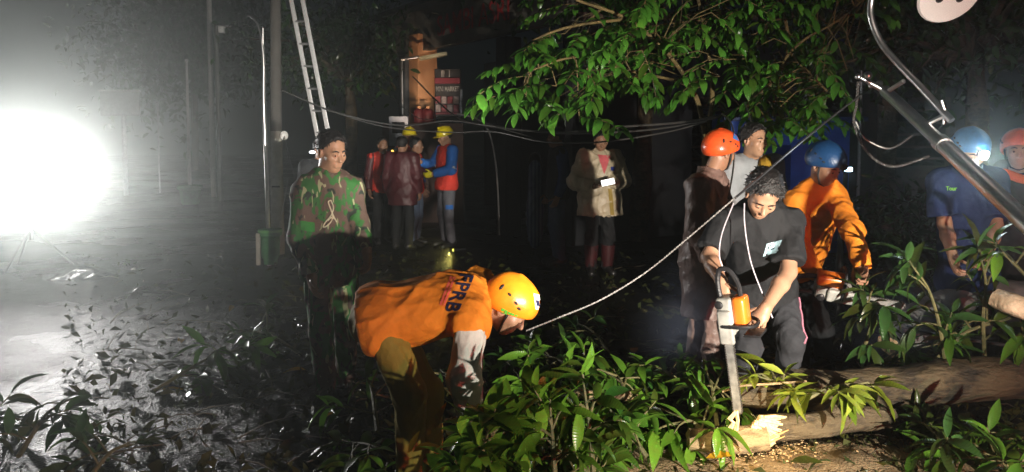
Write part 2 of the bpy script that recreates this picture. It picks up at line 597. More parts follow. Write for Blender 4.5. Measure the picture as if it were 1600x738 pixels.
# ------------------------------------------------------------------ people
def stand(X, Y, H, deg, z=0.0, stance=0.10):
    """joints of a standing figure facing deg (0 = +X, -90 = towards the photographer)"""
    s = H / 1.70
    f = V((math.cos(R(deg)), math.sin(R(deg)), 0)); l = V((-f.y, f.x, 0)); o = V((X, Y, z))
    def q(a, b, c): return o + f * a * s + l * b * s + V((0, 0, c * s))
    J = dict(f=f, l=l, s=s, o=o, q=q)
    J.update(pelvis=q(0, 0, .92), chest=q(.0, 0, 1.22), neck=q(-.01, 0, 1.43), head=q(.025, 0, 1.575), hf=f.copy(), hu=V((0, 0, 1)))
    for n, e in (('L', 1), ('R', -1)):
        J['sh' + n] = q(-.01, .175 * e, 1.385); J['el' + n] = q(-.03, .235 * e, 1.10); J['wr' + n] = q(.06, .245 * e, .86)
        J['hip' + n] = q(0, .088 * e, .88); J['kn' + n] = q(.02, stance * e, .48); J['an' + n] = q(-.03, stance * e, .08); J['to' + n] = q(.13, (stance + .03) * e, .035)
    return J

def add_head(F, J, s):
    u = V(J['hu']).normalized(); f = V(J['hf']); f = (f - u * f.dot(u)).normalized(); l = u.cross(f)
    c = V(J['head'])
    M = Matrix((f, l, u)).transposed()
    def q(a, b, d): return c + (f * a + l * b + u * d) * s
    def e(p, r, k, **o): F.ell(q(*p), [x * s for x in r], M, k * s, **o)
    e((-.012, 0, .032), (.096, .075, .086), .02)
    e((.024, 0, -.042), (.070, .058, .080), .03)
    e((.055, 0, -.100), (.022, .024, .018), .03)
    F.cone(q(.076, -.028, .018), q(.076, .028, .018), .013 * s, .013 * s, .02 * s)
    for b in (-1, 1):
        e((.058, .040 * b, -.026), (.024, .022, .022), .025)
        e((-.006, .076 * b, -.012), (.022, .010, .034), .008)
        e((-.004, .079 * b, -.008), (.010, .010, .018), .006, sub=True)
        e((.097, .031 * b, -.004), (.016, .017, .011), .012, sub=True)
        e((.082, .031 * b, -.004), (.0125, .0125, .0115), .004)
        F.cone(q(.091, .012 * b, -.036), q(.080, .017 * b, -.036), .008 * s, .008 * s, .008 * s)
    F.cone(q(.085, 0, .004), q(.107, 0, -.034), .007 * s, .0125 * s, .012 * s)
    F.cone(q(.086, -.018, -.060), q(.086, .018, -.060), .0075 * s, .0075 * s, .008 * s)
    F.cone(q(.085, -.016, -.073), q(.085, .016, -.073), .0085 * s, .0085 * s, .008 * s)
    F.cone(q(.097, -.022, -.066), q(.097, .022, -.066), .0035 * s, .0035 * s, .003 * s, sub=True)
    return q, f, l, u, M

def hand(mb, w, d, n, sd, s=1.0, curl=0.5, spread=0.12, F=None):
    """palm into the field F (part of the body), fingers as five tapered bent chains rooted in it"""
    d = V(d).normalized(); n = V(n); n = (n - d * n.dot(d)).normalized(); a = d.cross(n) * sd
    M = Matrix((d, a, n)).transposed()
    w = V(w)
    F.ell(w + d * .048 * s, (.054 * s, .042 * s, .018 * s), M, .012)
    F.cone(w, w + d * .04 * s, .027 * s, .026 * s, .02)
    for i, ln in enumerate((.074, .082, .076, .060)):
        off = .031 - .0205 * i
        p = w + d * (.084 - abs(off) * .25) * s + a * off * s
        dr = (d + a * off * spread * 30 * .3).normalized()
        pts = [p - dr * .012 * s, p]; rr = [.0105 * s, .0098 * s]
        ang = 0
        for k, fr in enumerate((.45, .31, .24)):
            ang += curl * (0.9 if k == 0 else 1.15) * (0.9 + .12 * i)
            q = dr * math.cos(ang) + n * math.sin(ang)
            p = p + q * ln * fr * s
            pts.append(p); rr.append((.0092, .0083, .0066)[k] * s)
        mb.tube(pts, rr, 7)
    p = w + d * .022 * s + a * .030 * s
    pts = [p - a * .012 * s]; rr = [.012 * s]
    q = (d * .62 + a * .75 + n * .25).normalized()
    for k, ln in enumerate((.032, .030, .024)):
        pts.append(p); rr.append((.0125, .0108, .0095)[k] * s)
        p = p + q * ln * s
        q = (q + d * .25 + n * (.18 + curl * .35) - a * .18).normalized()
    pts.append(p); rr.append(.0072 * s)
    mb.tube(pts, rr, 7)

SK = dict(
    tan=cloth('skin_tan', (0.42, 0.235, 0.145), 0.48, var=.12, bump=.12, bscale=90, bdist=.004, spec=.45, sheen=0),
    brown=cloth('skin_brown', (0.32, 0.17, 0.105), 0.45, var=.12, bump=.12, bscale=90, bdist=.004, spec=.45, sheen=0))
HAIR = mat('black_hair', (0.012, 0.011, 0.011), 0.42, var=.4, nscale=60, bump=.8, bscale=120, bdist=.01)
EYEM = mat('eye_dark', (0.03, 0.02, 0.018), 0.15, bump=0)
BOOT = mat('black_boot', (0.02, 0.02, 0.02), 0.35, var=.3, bump=.3)

def bounds(J, pad=0.32):
    ps = [J[k] for k in J if isinstance(J[k], Vector) and k not in ('f', 'l', 'hf', 'hu')]
    lo = [min(p[i] for p in ps) - pad for i in range(3)]; hi = [max(p[i] for p in ps) + pad for i in range(3)]
    return lo, hi

def person(J, label, shirt, pants, skin='tan', hair=True, h=.011, hh=.0065, sleeve='long', add=.018, hem=.10, collar=False, wr=.006,
           curl=(.45, .45), palm=(None, None), seed=1, group=None, loc=None, shoe=BOOT, fat=1.0, gloves=(None, None), sleeve_mats=(None, None), loose=.0,
           shirt_name='shirt', pants_hem=0.0, hands=True, open_hem=0.0, face_detail=True):
    s = J['s']
    base = V(loc) if loc is not None else V((J['anL'] + J['anR']) / 2)
    if loc is None: base.z = J['o'].z
    root = empty('person', base, label, 'person', group)
    lo, hi = bounds(J)
    pel, ne, ch = V(J['pelvis']), V(J['neck']), V(J['chest'])
    U = (ne - pel).normalized()
    lat = (V(J['shL']) - V(J['shR'])); lat = (lat - U * lat.dot(U)).normalized()
    fw = lat.cross(U)
    M = Matrix((fw, lat, U)).transposed()
    tl = (ne - pel).length / .51
    hl = (V(J['hipL']) - V(J['hipR'])).normalized()
    # --- body: one continuous skin
    F = Field(lo, hi, h)
    F.ell(pel.lerp(ne, .68), (.105 * s * fat, .16 * s, .2 * tl), M, .03)
    F.ell(pel.lerp(ne, .33), (.095 * s * fat, .145 * s, .19 * tl), M, .03)
    F.ell(pel, (.105 * s, .155 * s, .13 * s), M, .03)
    hu = V(J['hu']).normalized()
    F.cone(ne - U * .02, V(J['head']) - hu * .05 * s - V(J['hf']) * .02 * s, .060 * s, .054 * s, .02)
    mb = MB()
    for n, sd, i in (('L', 1, 0), ('R', -1, 1)):
        sh, el, w = V(J['sh' + n]), V(J['el' + n]), V(J['wr' + n])
        F.cone(ne - U * .03, sh, .062 * s, .062 * s, .04)
        F.cone(sh, el, .052 * s, .041 * s, .03); F.cone(el, el.lerp(w, .35), .042 * s, .043 * s, .02); F.cone(el.lerp(w, .35), w, .043 * s, .028 * s, .02)
        F.cone(V(J['hip' + n]), V(J['kn' + n]), .083 * s, .056 * s, .03); F.cone(V(J['kn' + n]), V(J['an' + n]), .055 * s, .036 * s, .02)
        F.cone(V(J['an' + n]), V(J['to' + n]), .036 * s, .03 * s, .02)
        if hands:
            d = J.get('hd' + n) or (w - el)
            pn = palm[i] if palm[i] is not None else (lat * (-1 if n == 'L' else 1) + fw * .3)
            d = V(d); pn = V(pn)
            tgt = mb if gloves[i] is None else MB()
            # thumb on the forward side: choose hand by geometry
            hand(tgt, w, d, pn, -sd, s, curl[i], F=F)
            if gloves[i] is not None:
                G2 = Field([min(w[k], (w + d.normalized() * .1)[k]) - .12 for k in range(3)], [max(w[k], (w + d.normalized() * .1)[k]) + .12 for k in range(3)], h * .8)
                hand(MB(), w, d, pn, -sd, s * 1.12, curl[i], F=G2)
                G2.to(tgt); tgt2 = tgt
                tgt2.link('glove', gloves[i], root)
    hc = V(J['head'])
    F.to(mb)
    H = Field([hc[i] - .19 * s for i in range(3)], [hc[i] + .19 * s for i in range(3)], hh)
    H.cone(ne - U * .02, hc - hu * .05 * s - V(J['hf']) * .02 * s, .0618 * s, .0558 * s, .0)
    q, hf, hl_, hu_, HM = add_head(H, J, s)
    H.to(mb)
    mb.link('body', SK[skin], root)
    # --- face pieces
    if face_detail:
        for b in (-1, 1):
            MB().ball(q(.0905, .031 * b, -.0045), .0062 * s, 6).link('eye', EYEM, root)
            MB().tube([q(.093, .012 * b, .018), q(.0955, .028 * b, .024), q(.083, .049 * b, .018)], [.0035 * s, .005 * s, .002 * s], 6).link('eyebrow', HAIR, root)
    if hair:
        E = Field([hc[i] - .17 * s for i in range(3)], [hc[i] + .17 * s for i in range(3)], hh)
        hv = J.get('hair', .010)
        E.ell(q(-.014, 0, .036), [(.098 + hv) * s, (.076 + hv) * s, (.090 + hv) * s], HM, .01)
        E.folds(J.get('clump', .0035), seed + 50, 3.0)
        x = J.get('hairline', .072)
        n1 = (hf * .80 - hu_ * .60)
        E.cut(q(.055, 0, x), (n1.x, n1.y, n1.z))
        E.cut(q(0, 0, -.035), tuple(-hu_))
        for b in (-1, 1):
            E.ell(q(.01, .085 * b, -.02), (.036 * s, .03 * s, .035 * s), HM, .004, sub=True)
        MBH = MB(); E.to(MBH)
        tl_ = J.get('tuft', .018)
        if hh < .0075:
            rr_ = random.Random(seed)
            base_v = list(MBH.v)
            for _ in range(520):
                pv = V(base_v[rr_.randrange(len(base_v))])
                o_ = (pv - q(-.014, 0, .03))
                if o_.dot(hu_) < -.03: continue
                nr = o_.normalized()
                fl = (nr * .12 + hf * rr_.gauss(.25 if nr.dot(hf) > 0 else -.4, .35) - hu_ * .45 + hl_ * rr_.gauss(0, .4)).normalized()
                L_ = tl_ * rr_.uniform(.6, 1.5)
                MBH.tube([pv - nr * .003, pv + (nr * .16 + fl * .84) * L_ * .6, pv + fl * L_], [.0032, .0026, .0004], 4)
        MBH.link('hair', HAIR, root)
    # --- shirt
    F = Field(lo, hi, h)
    a = add
    F.ell(pel.lerp(ne, .66), ((.112 + a) * s * fat, (.172 + a) * s, .23 * tl), M, .04)
    F.ell(pel.lerp(ne, .33), ((.104 + a + loose * .5) * s * fat, (.155 + a + loose * .5) * s, .2 * tl), M, .05)
    F.ell(pel - U * .02, ((.115 + a + loose) * s * fat, (.168 + a + loose) * s, .17 * s), M, .05)
    if hem > .14:
        down = (V(J['knL']) + V(J['knR'])) / 2 - pel; dn = down.normalized()
        F.cone(pel, pel + dn * hem, (.15 + a * .5 + loose) * s, (.16 + a + loose * 1.3) * s, .06, flat=True, sq=(tuple(fw), .78))
    for n, i in (('L', 0), ('R', 1)):
        sh, el, w = V(J['sh' + n]), V(J['el' + n]), V(J['wr' + n])
        F.cone(ne - U * .035, sh, .066 * s + a * .3, .064 * s + a * .6, .05)
        if sleeve_mats[i] is not None and J.get('slv0'): F.cone(sh, sh.lerp(el, J['slv0'] + .05), .066 * s + a, .070 * s + a * 1.1, .05)
        if sleeve_mats[i] is not None: continue
        if sleeve == 'long':
            F.cone(sh, el, .058 * s + a, .046 * s + a, .04)
            F.cone(el, el.lerp(w, .96), .048 * s + a, .034 * s + a * .8, .03, flat=True)
        elif sleeve == 'short':
            F.cone(sh, sh.lerp(el, .82), .060 * s + a, .058 * s + a * 1.5, .04, flat=True)
    if collar: F.cone(ne - U * .03, ne + U * .045 - fw * .005, .074 * s, .078 * s, .015, flat=True)
    F.folds(wr, seed, 1.0, tuple(U))
    if hem <= .14:
        hn = -(U * .92 + V((0, 0, .15))).normalized() if U.z > .5 else -U
        F.cut(pel - U * hem, tuple(hn))
    if collar:
        pass
    else:
        F.ell(ne + U * .035 + fw * .02, (.075 * s, .066 * s, .05 * s), M, .01, sub=True)
    sm = MB(); F.to(sm)
    shirt_o = sm.link(shirt_name, shirt, root)
    for n, i in (('L', 0), ('R', 1)):
        if sleeve_mats[i] is None: continue
        sh, el, w = V(J['sh' + n]), V(J['el' + n]), V(J['wr' + n])
        sh = sh.lerp(el, J.get('slv0', 0.0))
        G2 = Field(lo, hi, h)
        end = J.get('slv' + n, el.lerp(w, .96))
        G2.cone(sh, el, .064 * s + a * 1.2, .060 * s + a * 1.3, .03, flat=J.get('slvshort', False)) if J.get('slvshort') else (G2.cone(sh, el, .06 * s + a, .05 * s + a, .03), G2.cone(el, end, .05 * s + a, .036 * s + a, .03, flat=True))
        G2.folds(wr, seed + 5 + i, 1.0, tuple((el - sh).normalized()))
        g = MB(); G2.to(g); g.link('sleeve', sleeve_mats[i], root)
    # --- trousers and shoes
    F = Field(lo, hi, h)
    F.ell(pel - U * .01, (.118 * s * fat, .165 * s, .15 * s), M, .04)
    for n in 'LR':
        hp, k, an = V(J['hip' + n]), V(J['kn' + n]), V(J['an' + n])
        F.cone(hp, k, .094 * s, .073 * s, .03); F.cone(k, an.lerp(k, pants_hem), .072 * s, .062 * s, .03, flat=True)
    F.folds(wr * .9, seed + 9, 1.0, (0, 0, 1))
    pm = MB(); F.to(pm); pm.link('trousers', pants, root)
    for n in 'LR':
        an, to = V(J['an' + n]), V(J['to' + n])
        d = (to - an); d.z = 0; d.normalize()
        F = Field([min(an[i], to[i]) - .14 for i in range(3)], [max(an[i], to[i]) + .14 for i in range(3)], max(h, .009))
        F.cone(an + V((0, 0, .10)) * s, an, .05 * s, .05 * s, .02, flat=False)
        F.cone(an - d * .03, to, .046 * s, .042 * s, .03)
        F.cut((0, 0, an.z - .078 * s), (0, 0, -1))
        m = MB(); F.to(m); m.link('shoe', shoe, root)
    return dict(root=root, shirt=shirt_o, q=q, hf=hf, hl=hl_, hu=hu_, HM=HM, s=s, M=M, U=U, fw=fw, lat=lat, J=J, pel=pel, ne=ne)

def helmet(p, m, kind='climb', vent_m=None, strap=True, tilt=0.0, name='helmet', lower=0.0, big=1.0):
    """a shell over the skull; climb: smooth dome with vents, hard: dome with peak and ridge"""
    q, s, HM, hf, hl, hu = p['q'], p['s'], p['HM'], p['hf'], p['hl'], p['hu']
    c = q(-.012, 0, .045)
    F = Field([c[i] - .23 * s for i in range(3)], [c[i] + .23 * s for i in range(3)], .006)
    k = big
    F.ell(q(-.012, 0, .046), [.128 * s * k, .104 * s * k, .106 * s * k], HM, .01)
    cutp = q(0, 0, .028 - lower)
    nn = (-hu - hf * .12).normalized()
    if kind == 'hard':
        F.cut(cutp, tuple(nn))
        F.ell(q(.02, 0, .026 - lower), [.158 * s, .118 * s, .011 * s], HM, .012)
        F.cone(q(-.1, 0, .12), q(.07, 0, .145), .012 * s, .012 * s, .02)
    else:
        F.ell(q(-.045, 0, .015), [.098 * s * k, .104 * s * k, .075 * s * k], HM, .02)
        n2 = (-hu + hf * .42).normalized()
        F.cut(q(0, 0, -.004 - lower), tuple(n2))
    # hollow
    F.ell(q(-.014, 0, .03), [.112 * s * k, .091 * s * k, .095 * s * k], HM, 0, sub=True)
    if kind == 'climb':
        F.cone(q(-.05, 0, .138 * k), q(.06, 0, .128 * k), .010 * s, .008 * s, .02)
    mb = MB(); F.to(mb)
    o = mb.link(name, m, p['root'])
    if vent_m is not None and kind == 'climb':
        for b in (-1, 1):
            for (a, bb, d, ln) in ((.045, .095, .055, .022), (.018, .1, .066, .026), (-.03, .1, .075, .03), (-.078, .085, .07, .03)):
                ctr = q(a, bb * b * k, d)
                mid = q(-.012, 0, .046)
                dirn = (ctr - mid).normalized()
                # on the shell, by projecting to the ellipsoid
                loc = HM.transposed() @ dirn
                t = 1 / math.sqrt((loc.x / (.128 * s * k)) ** 2 + (loc.y / (.104 * s * k)) ** 2 + (loc.z / (.106 * s * k)) ** 2)
                pt = mid + dirn * t
                Mv = frame(z=dirn, x=hf)
                v = MB()
                v.ball(pt, 1, 8, sc=(.011 * s, .006 * s, .005 * s) if a > -.05 else (.008 * s, .017 * s, .005 * s), rot=Mv)
                v.link('vent', vent_m, o)
    if strap:
        st = mat('strap_black', (.02, .02, .022), .6)
        for b in (-1, 1):
            MB().tube([q(.02, .083 * b, .01), q(.03, .076 * b, -.05), q(.045, .045 * b, -.112), q(.05, 0, -.128)], .006 * s, 6).link('chin_strap', st, o)
    return o
# ------------------------------------------------------------------ the setting
def ground_sheet():
    mb = MB()
    xs = [-60, -30, -15, -8, -4, 0, 4, 8, 15, 30, 60]
    ys = [-60, -20, -6, 0, 4, 8, 12, 20, 30, 60]
    vs = [(x, y, 0) for y in ys for x in xs]
    n = len(xs)
    fs = [(j * n + i, j * n + i + 1, (j + 1) * n + i + 1, (j + 1) * n + i) for j in range(len(ys) - 1) for i in range(n - 1)]
    mb.add(vs, fs)
    o = mb.link('road', wet_ground('wet_asphalt', (.008, .009, .010), (.024, .024, .025), .14, .36, 1.0), smooth=False)
    tag(o, kind='structure')
ground_sheet()

def soil_patch():
    ctr = G(1290, 730); mb = MB()
    n, m = 46, 22
    r = random.Random(3)
    vs = []; W_, D_ = 2.3, .85
    from mathutils import noise
    for j in range(m + 1):
        for i in range(n + 1):
            a, b = i / n * 2 - 1, j / m * 2 - 1
            e = 1 - max(0, (a * a) ** 1.5 * .6 + (b * b) ** 1.2)
            x = ctr.x + a * W_ / 2 * 1.25; y = ctr.y - .12 + b * D_ / 2 * 1.2
            z = -.03 + .085 * max(0, e) ** .6 + .028 * noise.noise((x * 5, y * 5, 1)) * max(0, e) + .014 * noise.noise((x * 19, y * 19, 4)) + .008 * noise.noise((x * 45, y * 45, 4))
            vs.append((x, y, z))
    fs = [(j * (n + 1) + i, j * (n + 1) + i + 1, (j + 1) * (n + 1) + i + 1, (j + 1) * (n + 1) + i) for j in range(m) for i in range(n)]
    mb.add(vs, fs)
    o = mb.link('soil_verge', mat('sandy_soil', (.30, .215, .115), .85, var=.4, nscale=14, bump=1.0, bscale=70, bdist=.015))
    tag(o, kind='structure')
soil_patch()

# ------------------------------------------------------------------ mini market
WALL = mat('dim_plaster', (.10, .10, .105), .8, var=.3, nscale=3)
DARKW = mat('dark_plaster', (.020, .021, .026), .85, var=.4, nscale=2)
ORANGE_P = mat('orange_paint', (.80, .40, .19), .55, var=.10, nscale=3, bump=.15)
GREYM = mat('grey_metal', (.35, .36, .37), .4, metal=.7, var=.2)
STEEL = mat('stainless_steel', (.70, .70, .70), .30, metal=1.0, var=.08, nscale=20, bump=.05, bscale=120)
GALV = mat('galvanised_steel', (.55, .56, .56), .38, metal=.9, var=.2, nscale=12, bump=.15)
ALU = mat('aluminium', (.75, .75, .76), .35, metal=.35, var=.12, nscale=14, bump=.1)
REDP = mat('red_paint', (.50, .03, .035), .5, var=.25, nscale=4)
WHITEP = mat('white_paint', (.78, .78, .76), .55, var=.08, nscale=5, bump=.1)
BLACKP = mat('black_plastic', (.018, .018, .02), .42, var=.3)

def wall_quad(mb, A, B, z0, z1, th, mi=0):
    """an upright slab from ground point A to B"""
    A, B = V((A[0], A[1], 0)), V((B[0], B[1], 0))
    d = (B - A); L_ = d.length; d.normalize()
    n = V((-d.y, d.x, 0))
    c = (A + B) / 2 + V((0, 0, (z0 + z1) / 2))
    mb.box(c, (L_, th, z1 - z0), frame(x=d, y=n), bev=.008, mi=mi, seg=1)

def mini_market():
    A = P(600, 70, 16.2); B = P(800, 50, 12.0); E_ = P(880, 50, 10.9)
    A2, B2, E2 = [V((p.x, p.y, 0)) for p in (A, B, E_)]
    root = empty('mini_market', A2, 'dark open-fronted mini market with an orange corner pillar and red lettering on its fascia', 'shop')
    d = (B2 - A2).normalized(); n = V((-d.y, d.x, 0))
    back = n if n.y > 0 else -n
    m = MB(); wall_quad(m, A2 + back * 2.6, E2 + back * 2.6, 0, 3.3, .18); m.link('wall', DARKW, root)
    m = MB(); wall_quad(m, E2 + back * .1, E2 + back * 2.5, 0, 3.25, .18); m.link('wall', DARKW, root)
    m = MB(); wall_quad(m, A2 - d * .3, E2 + d * .2, 3.26, 4.05, .16); fa = m.link('fascia', mat('fascia_grey', (.16, .15, .13), .6, var=.25), root)
    m = MB(); c = (A2 + E2) / 2 + back * 1.3
    m.box(c + V((0, 0, 4.12)), ((E2 - A2).length + .8, 3.2, .10), frame(x=d, y=back), bev=.02); m.link('roof', mat('roof_tin', (.08, .08, .085), .5), root)
    # pillar, orange
    pc = P(661, 120, 14.7)
    m = MB(); m.box((pc.x, pc.y, 1.79), (.40, .42, 3.58), frame(x=d, y=back), bev=.015); m.link('pillar', ORANGE_P, root)
    m = MB(); m.box((pc.x - .33, pc.y + .28, 1.6), (.26, .3, 3.2), frame(x=d, y=back), bev=.01); m.link('pillar', WALL, root)
    p2 = B2 - d * .1
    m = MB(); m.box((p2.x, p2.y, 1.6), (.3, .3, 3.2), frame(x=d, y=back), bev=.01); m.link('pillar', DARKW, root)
    # lettering on the fascia, readable from the road
    ctr = P(742, 52, 12.95)
    front = -back
    tx = d.copy()
    if tx.x < 0: tx = -tx
    Mt = frame(x=tx, y=V((0, 0, 1)))
    q = ctr - A2; org = A2 + d * q.dot(d) + V((0, 0, 3.62)) + front * .095
    vs, fs = text_mb('SAMBI ASRI', .012, limit=3)
    m = MB(); m.add([org + Mt @ V((p.x * .50, p.y * .52, 0)) for p in vs], fs); m.link('lettering', REDP, root)
    # awning lamp tube with its arm
    return root
mini_market()

def market_banner():
    Y = 14.2
    c = P(700, 146, Y)
    root = empty('shop_sign', V((c.x, c.y + .1, 0)), 'white and red sign reading MINI MARKET above rows of small pictures beside the orange pillar', 'sign')
    def bx(name, u0, v0, u1, v1, m, dy=0, th=.04):
        a, b = P(u0, v0, Y), P(u1, v1, Y)
        mb = MB(); mb.box(((a.x + b.x) / 2, Y + dy, (a.z + b.z) / 2), (abs(b.x - a.x), th, abs(a.z - b.z)), bev=.004, seg=1)
        return mb.link(name, m, root)
    bx('board', 679, 108, 720, 181, mat('sign_black', (.03, .03, .034), .5), .05, .06)
    bx('header_strip', 679, 122, 719, 131, mat('sign_red', (.30, .025, .05), .5))
    bx('header_strip', 679, 176, 718, 179, MATS['sign_red'])
    pic = mat('sign_picture', (.42, .36, .38), .5, var=.5, nscale=12)
    picr = mat('sign_picture_red', (.36, .06, .09), .5, var=.5, nscale=9)
    for i in range(4):
        u = 680.5 + i * 9.4
        bx('picture', u, 151, u + 8, 162, pic if i % 2 else picr)
        bx('picture', u, 164, u + 8, 175, picr if i % 2 else pic)
    wm = mat('sign_letter', (.70, .70, .68), .5, bump=0)
    for txt, u, v, sz in (('MINI MARKET', 699, 139.5, .115), ('III   I', 696, 116, .15)):
        vs, fs = text_mb(txt, .01, limit=3)
        o = P(u, v, Y - .03)
        m = MB(); m.add([o + V((p.x * sz * .62, 0, p.y * sz * 1.15)) for p in vs], fs); m.link('lettering', wm, root)
    mb = MB(); mb.tube([P(720, 181, Y - .02), P(721, 140, Y - .02)], .022, 8); mb.link('edge_strip', mat('pale_plastic', (.55, .6, .68), .4), root)
    for u in (682, 718):
        a = P(u, 181, Y)
        mb = MB(); mb.tube([V((a.x, Y + .05, 0)), V((a.x, Y + .05, a.z))], .02, 8); mb.link('post', GREYM, root)
market_banner()

def canopy_lamp():
    Y = 13.9
    a, b = P(655, 92, Y), P(699, 84, Y)
    root = empty('tube_lamp', V((a.x, a.y, 0)), 'unlit pale tube lamp on an arm in front of the orange pillar', 'lamp')
    m = MB(); m.box((a + b) / 2, ((b - a).length, .14, .07), frame(x=(b - a), y=V((0, 1, 0))), bev=.02); m.link('lamp_shade', mat('lamp_cream', (.6, .56, .36), .5), root)
    m = MB(); m.tube([P(626, 94, Y), P(655, 89, Y)], .025, 8); m.link('arm', GREYM, root)
    m = MB(); p = P(628, 92, Y); m.tube([V((p.x, p.y, 0)), p], .022, 8); m.link('post', GREYM, root)
canopy_lamp()

def back_house():
    """dark house behind the road, its shutters and window openings unlit"""
    X0, X1, Y = .9, 9.5, 13.2
    root = empty('house', V(((X0 + X1) / 2, Y, 0)), 'long dark house behind the people with closed shutters under a low roof', 'house')
    def bx(name, x0, x1, z0, z1, m, y=Y, th=.2):
        mb = MB(); mb.box(((x0 + x1) / 2, y, (z0 + z1) / 2), (x1 - x0, th, z1 - z0), bev=.01, seg=1); return mb.link(name, m, root)
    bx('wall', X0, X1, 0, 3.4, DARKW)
    x = X0 + .35
    k = 0
    while x < X1 - 1.3:
        w = 1.15
        f = bx('window', x, x + w, 1.0 if k % 3 else .02, 2.3, mat('window_frame_brown', (.07, .045, .03), .5), Y - .12, .08)
        g = MB(); g.box((x + w / 2, Y - .165, 1.65), (w - .16, .01, 1.1), bev=.002, seg=1); g.link('pane', mat('dark_glass', (.012, .014, .018), .06, bump=0), f)
        for zz in range(5):
            g = MB(); g.box((x + w / 2, Y - .18, 1.22 + zz * .21), (w - .2, .03, .045), bev=.004, seg=1); g.link('slat', MATS['window_frame_brown'], f)
        x += 1.75; k += 1
    m = MB(); m.box(((X0 + X1) / 2, Y - .6, 3.62), (X1 - X0 + .8, 2.4, .12), Matrix.Rotation(R(9), 3, 'X'), bev=.01)
    m.link('roof', mat('clay_roof', (.12, .06, .045), .7), root)
back_house()

def blue_cabin():
    """blue painted wall partly hidden by the tree"""
    a, b = P(1178, 200, 10.2), P(1262, 262, 10.2)
    x0, x1 = a.x - .3, P(1330, 262, 10.2).x
    root = empty('blue_hut', V(((x0 + x1) / 2, 10.4, 0)), 'small blue painted hut behind the man in the grey shirt', 'hut')
    bl = mat('blue_paint', (.05, .13, .55), .55, var=.25, nscale=3)
    m = MB(); m.box(((x0 + x1) / 2, 10.75, .95), (x1 - x0, 1.0, 1.9), bev=.02); m.link('wall', bl, root)
    m = MB(); m.box(((x0 + x1) / 2, 10.7, 1.93), (x1 - x0 + .3, 1.3, .06), Matrix.Rotation(R(7), 3, 'X'), bev=.01); m.link('roof', mat('blue_tin', (.025, .05, .17), .5), root)
    m = MB(); m.box((x0 + .55, 10.24, .75), (.55, .04, 1.5), bev=.01); dr = m.link('door', mat('blue_door', (.02, .045, .2), .5), root)
    m = MB(); m.tube([(x0 + .76, 10.2, .72), (x0 + .76, 10.2, .84)], .012, 6); m.link('handle', GREYM, dr)
blue_cabin()

def blue_banner():
    Y = 12.4
    a, b = P(1262, 42, Y), P(1352, 70, Y)
    root = empty('blue_banner', V(((a.x + b.x) / 2, Y, 0)), 'dim blue horizontal banner on posts behind the tree crown', 'banner')
    m = MB(); m.box(((a.x + b.x) / 2, Y, (a.z + b.z) / 2), (b.x - a.x, .03, a.z - b.z), bev=.005); m.link('sheet', mat('banner_blue', (.035, .06, .24), .6), root)
    for u in (1264, 1350):
        p = P(u, 42, Y)
        m = MB(); m.tube([(p.x, Y + .04, 0), (p.x, Y + .04, p.z)], .03, 8); m.link('post', GREYM, root)
blue_banner()

# ------------------------------------------------------------------ poles, signs and lamps on the left
def upright(name, label, cat, u0, v0, Y, r, m, base=None, r2=None):
    t = P(u0, v0, Y)
    root = empty(name, V((t.x, t.y, 0)), label, cat)
    z = t.z
    MB().tube([V((t.x, t.y, 0.0)), V((t.x, t.y, z * .5)), V((t.x, t.y, z))], [r, (r + (r2 or r)) / 2, r2 or r], 12).link('pole', m, root)
    MB().ball(V((t.x, t.y, z)), (r2 or r) * 1.7, 8).link('cap', m, root)
    return root, t

GREENP = mat('green_paint', (.05, .20, .07), .55, var=.35, nscale=9, bump=.3)
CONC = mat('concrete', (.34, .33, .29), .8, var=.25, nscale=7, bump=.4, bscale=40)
root, t = upright('flagpole', 'thin silver flagpole without a flag standing in a green tub, at left', 'flagpole', 291.5, 95, 17.5, .042, WHITEP, r2=.026)  # white paint on silver steel stands in for bright light on the pole
MB().lathe([(.17, 0), (.2, .05), (.24, .34), (.28, .36), (.28, .44), (.22, .45)], (t.x, t.y, 0), n=14).link('tub', GREENP, root)
root, t = upright('tall_pole', 'tall bare silver pole reaching out of the top of the picture', 'pole', 325, -60, 19.5, .07, WHITEP, r2=.06)  # whitened like the flagpole, lit look put into the colour
root, t = upright('thin_post', 'short thin post beside the hazy billboard', 'post', 246, 160, 21, .02, GALV)
# pole with a T-shaped crossarm and a small box
Y = 18.5
t = P(348, 42, Y)
root = empty('camera_pole', V((t.x, t.y, 0)), 'dim pole carrying a crossarm and a small pale box at its top', 'pole')
MB().tube([V((t.x - .16, t.y, 0)), V((t.x - .16, t.y, t.z + .1))], .05, 10).link('pole', mat('dull_pole', (.12, .12, .11), .6), root)
MB().box(t + V((0, 0, .02)), (.42, .06, .05), bev=.01).link('crossarm', GALV, root)
MB().box(t + V((.0, -.05, -.08)), (.14, .16, .16), bev=.02).link('camera_box', WHITEP, root)

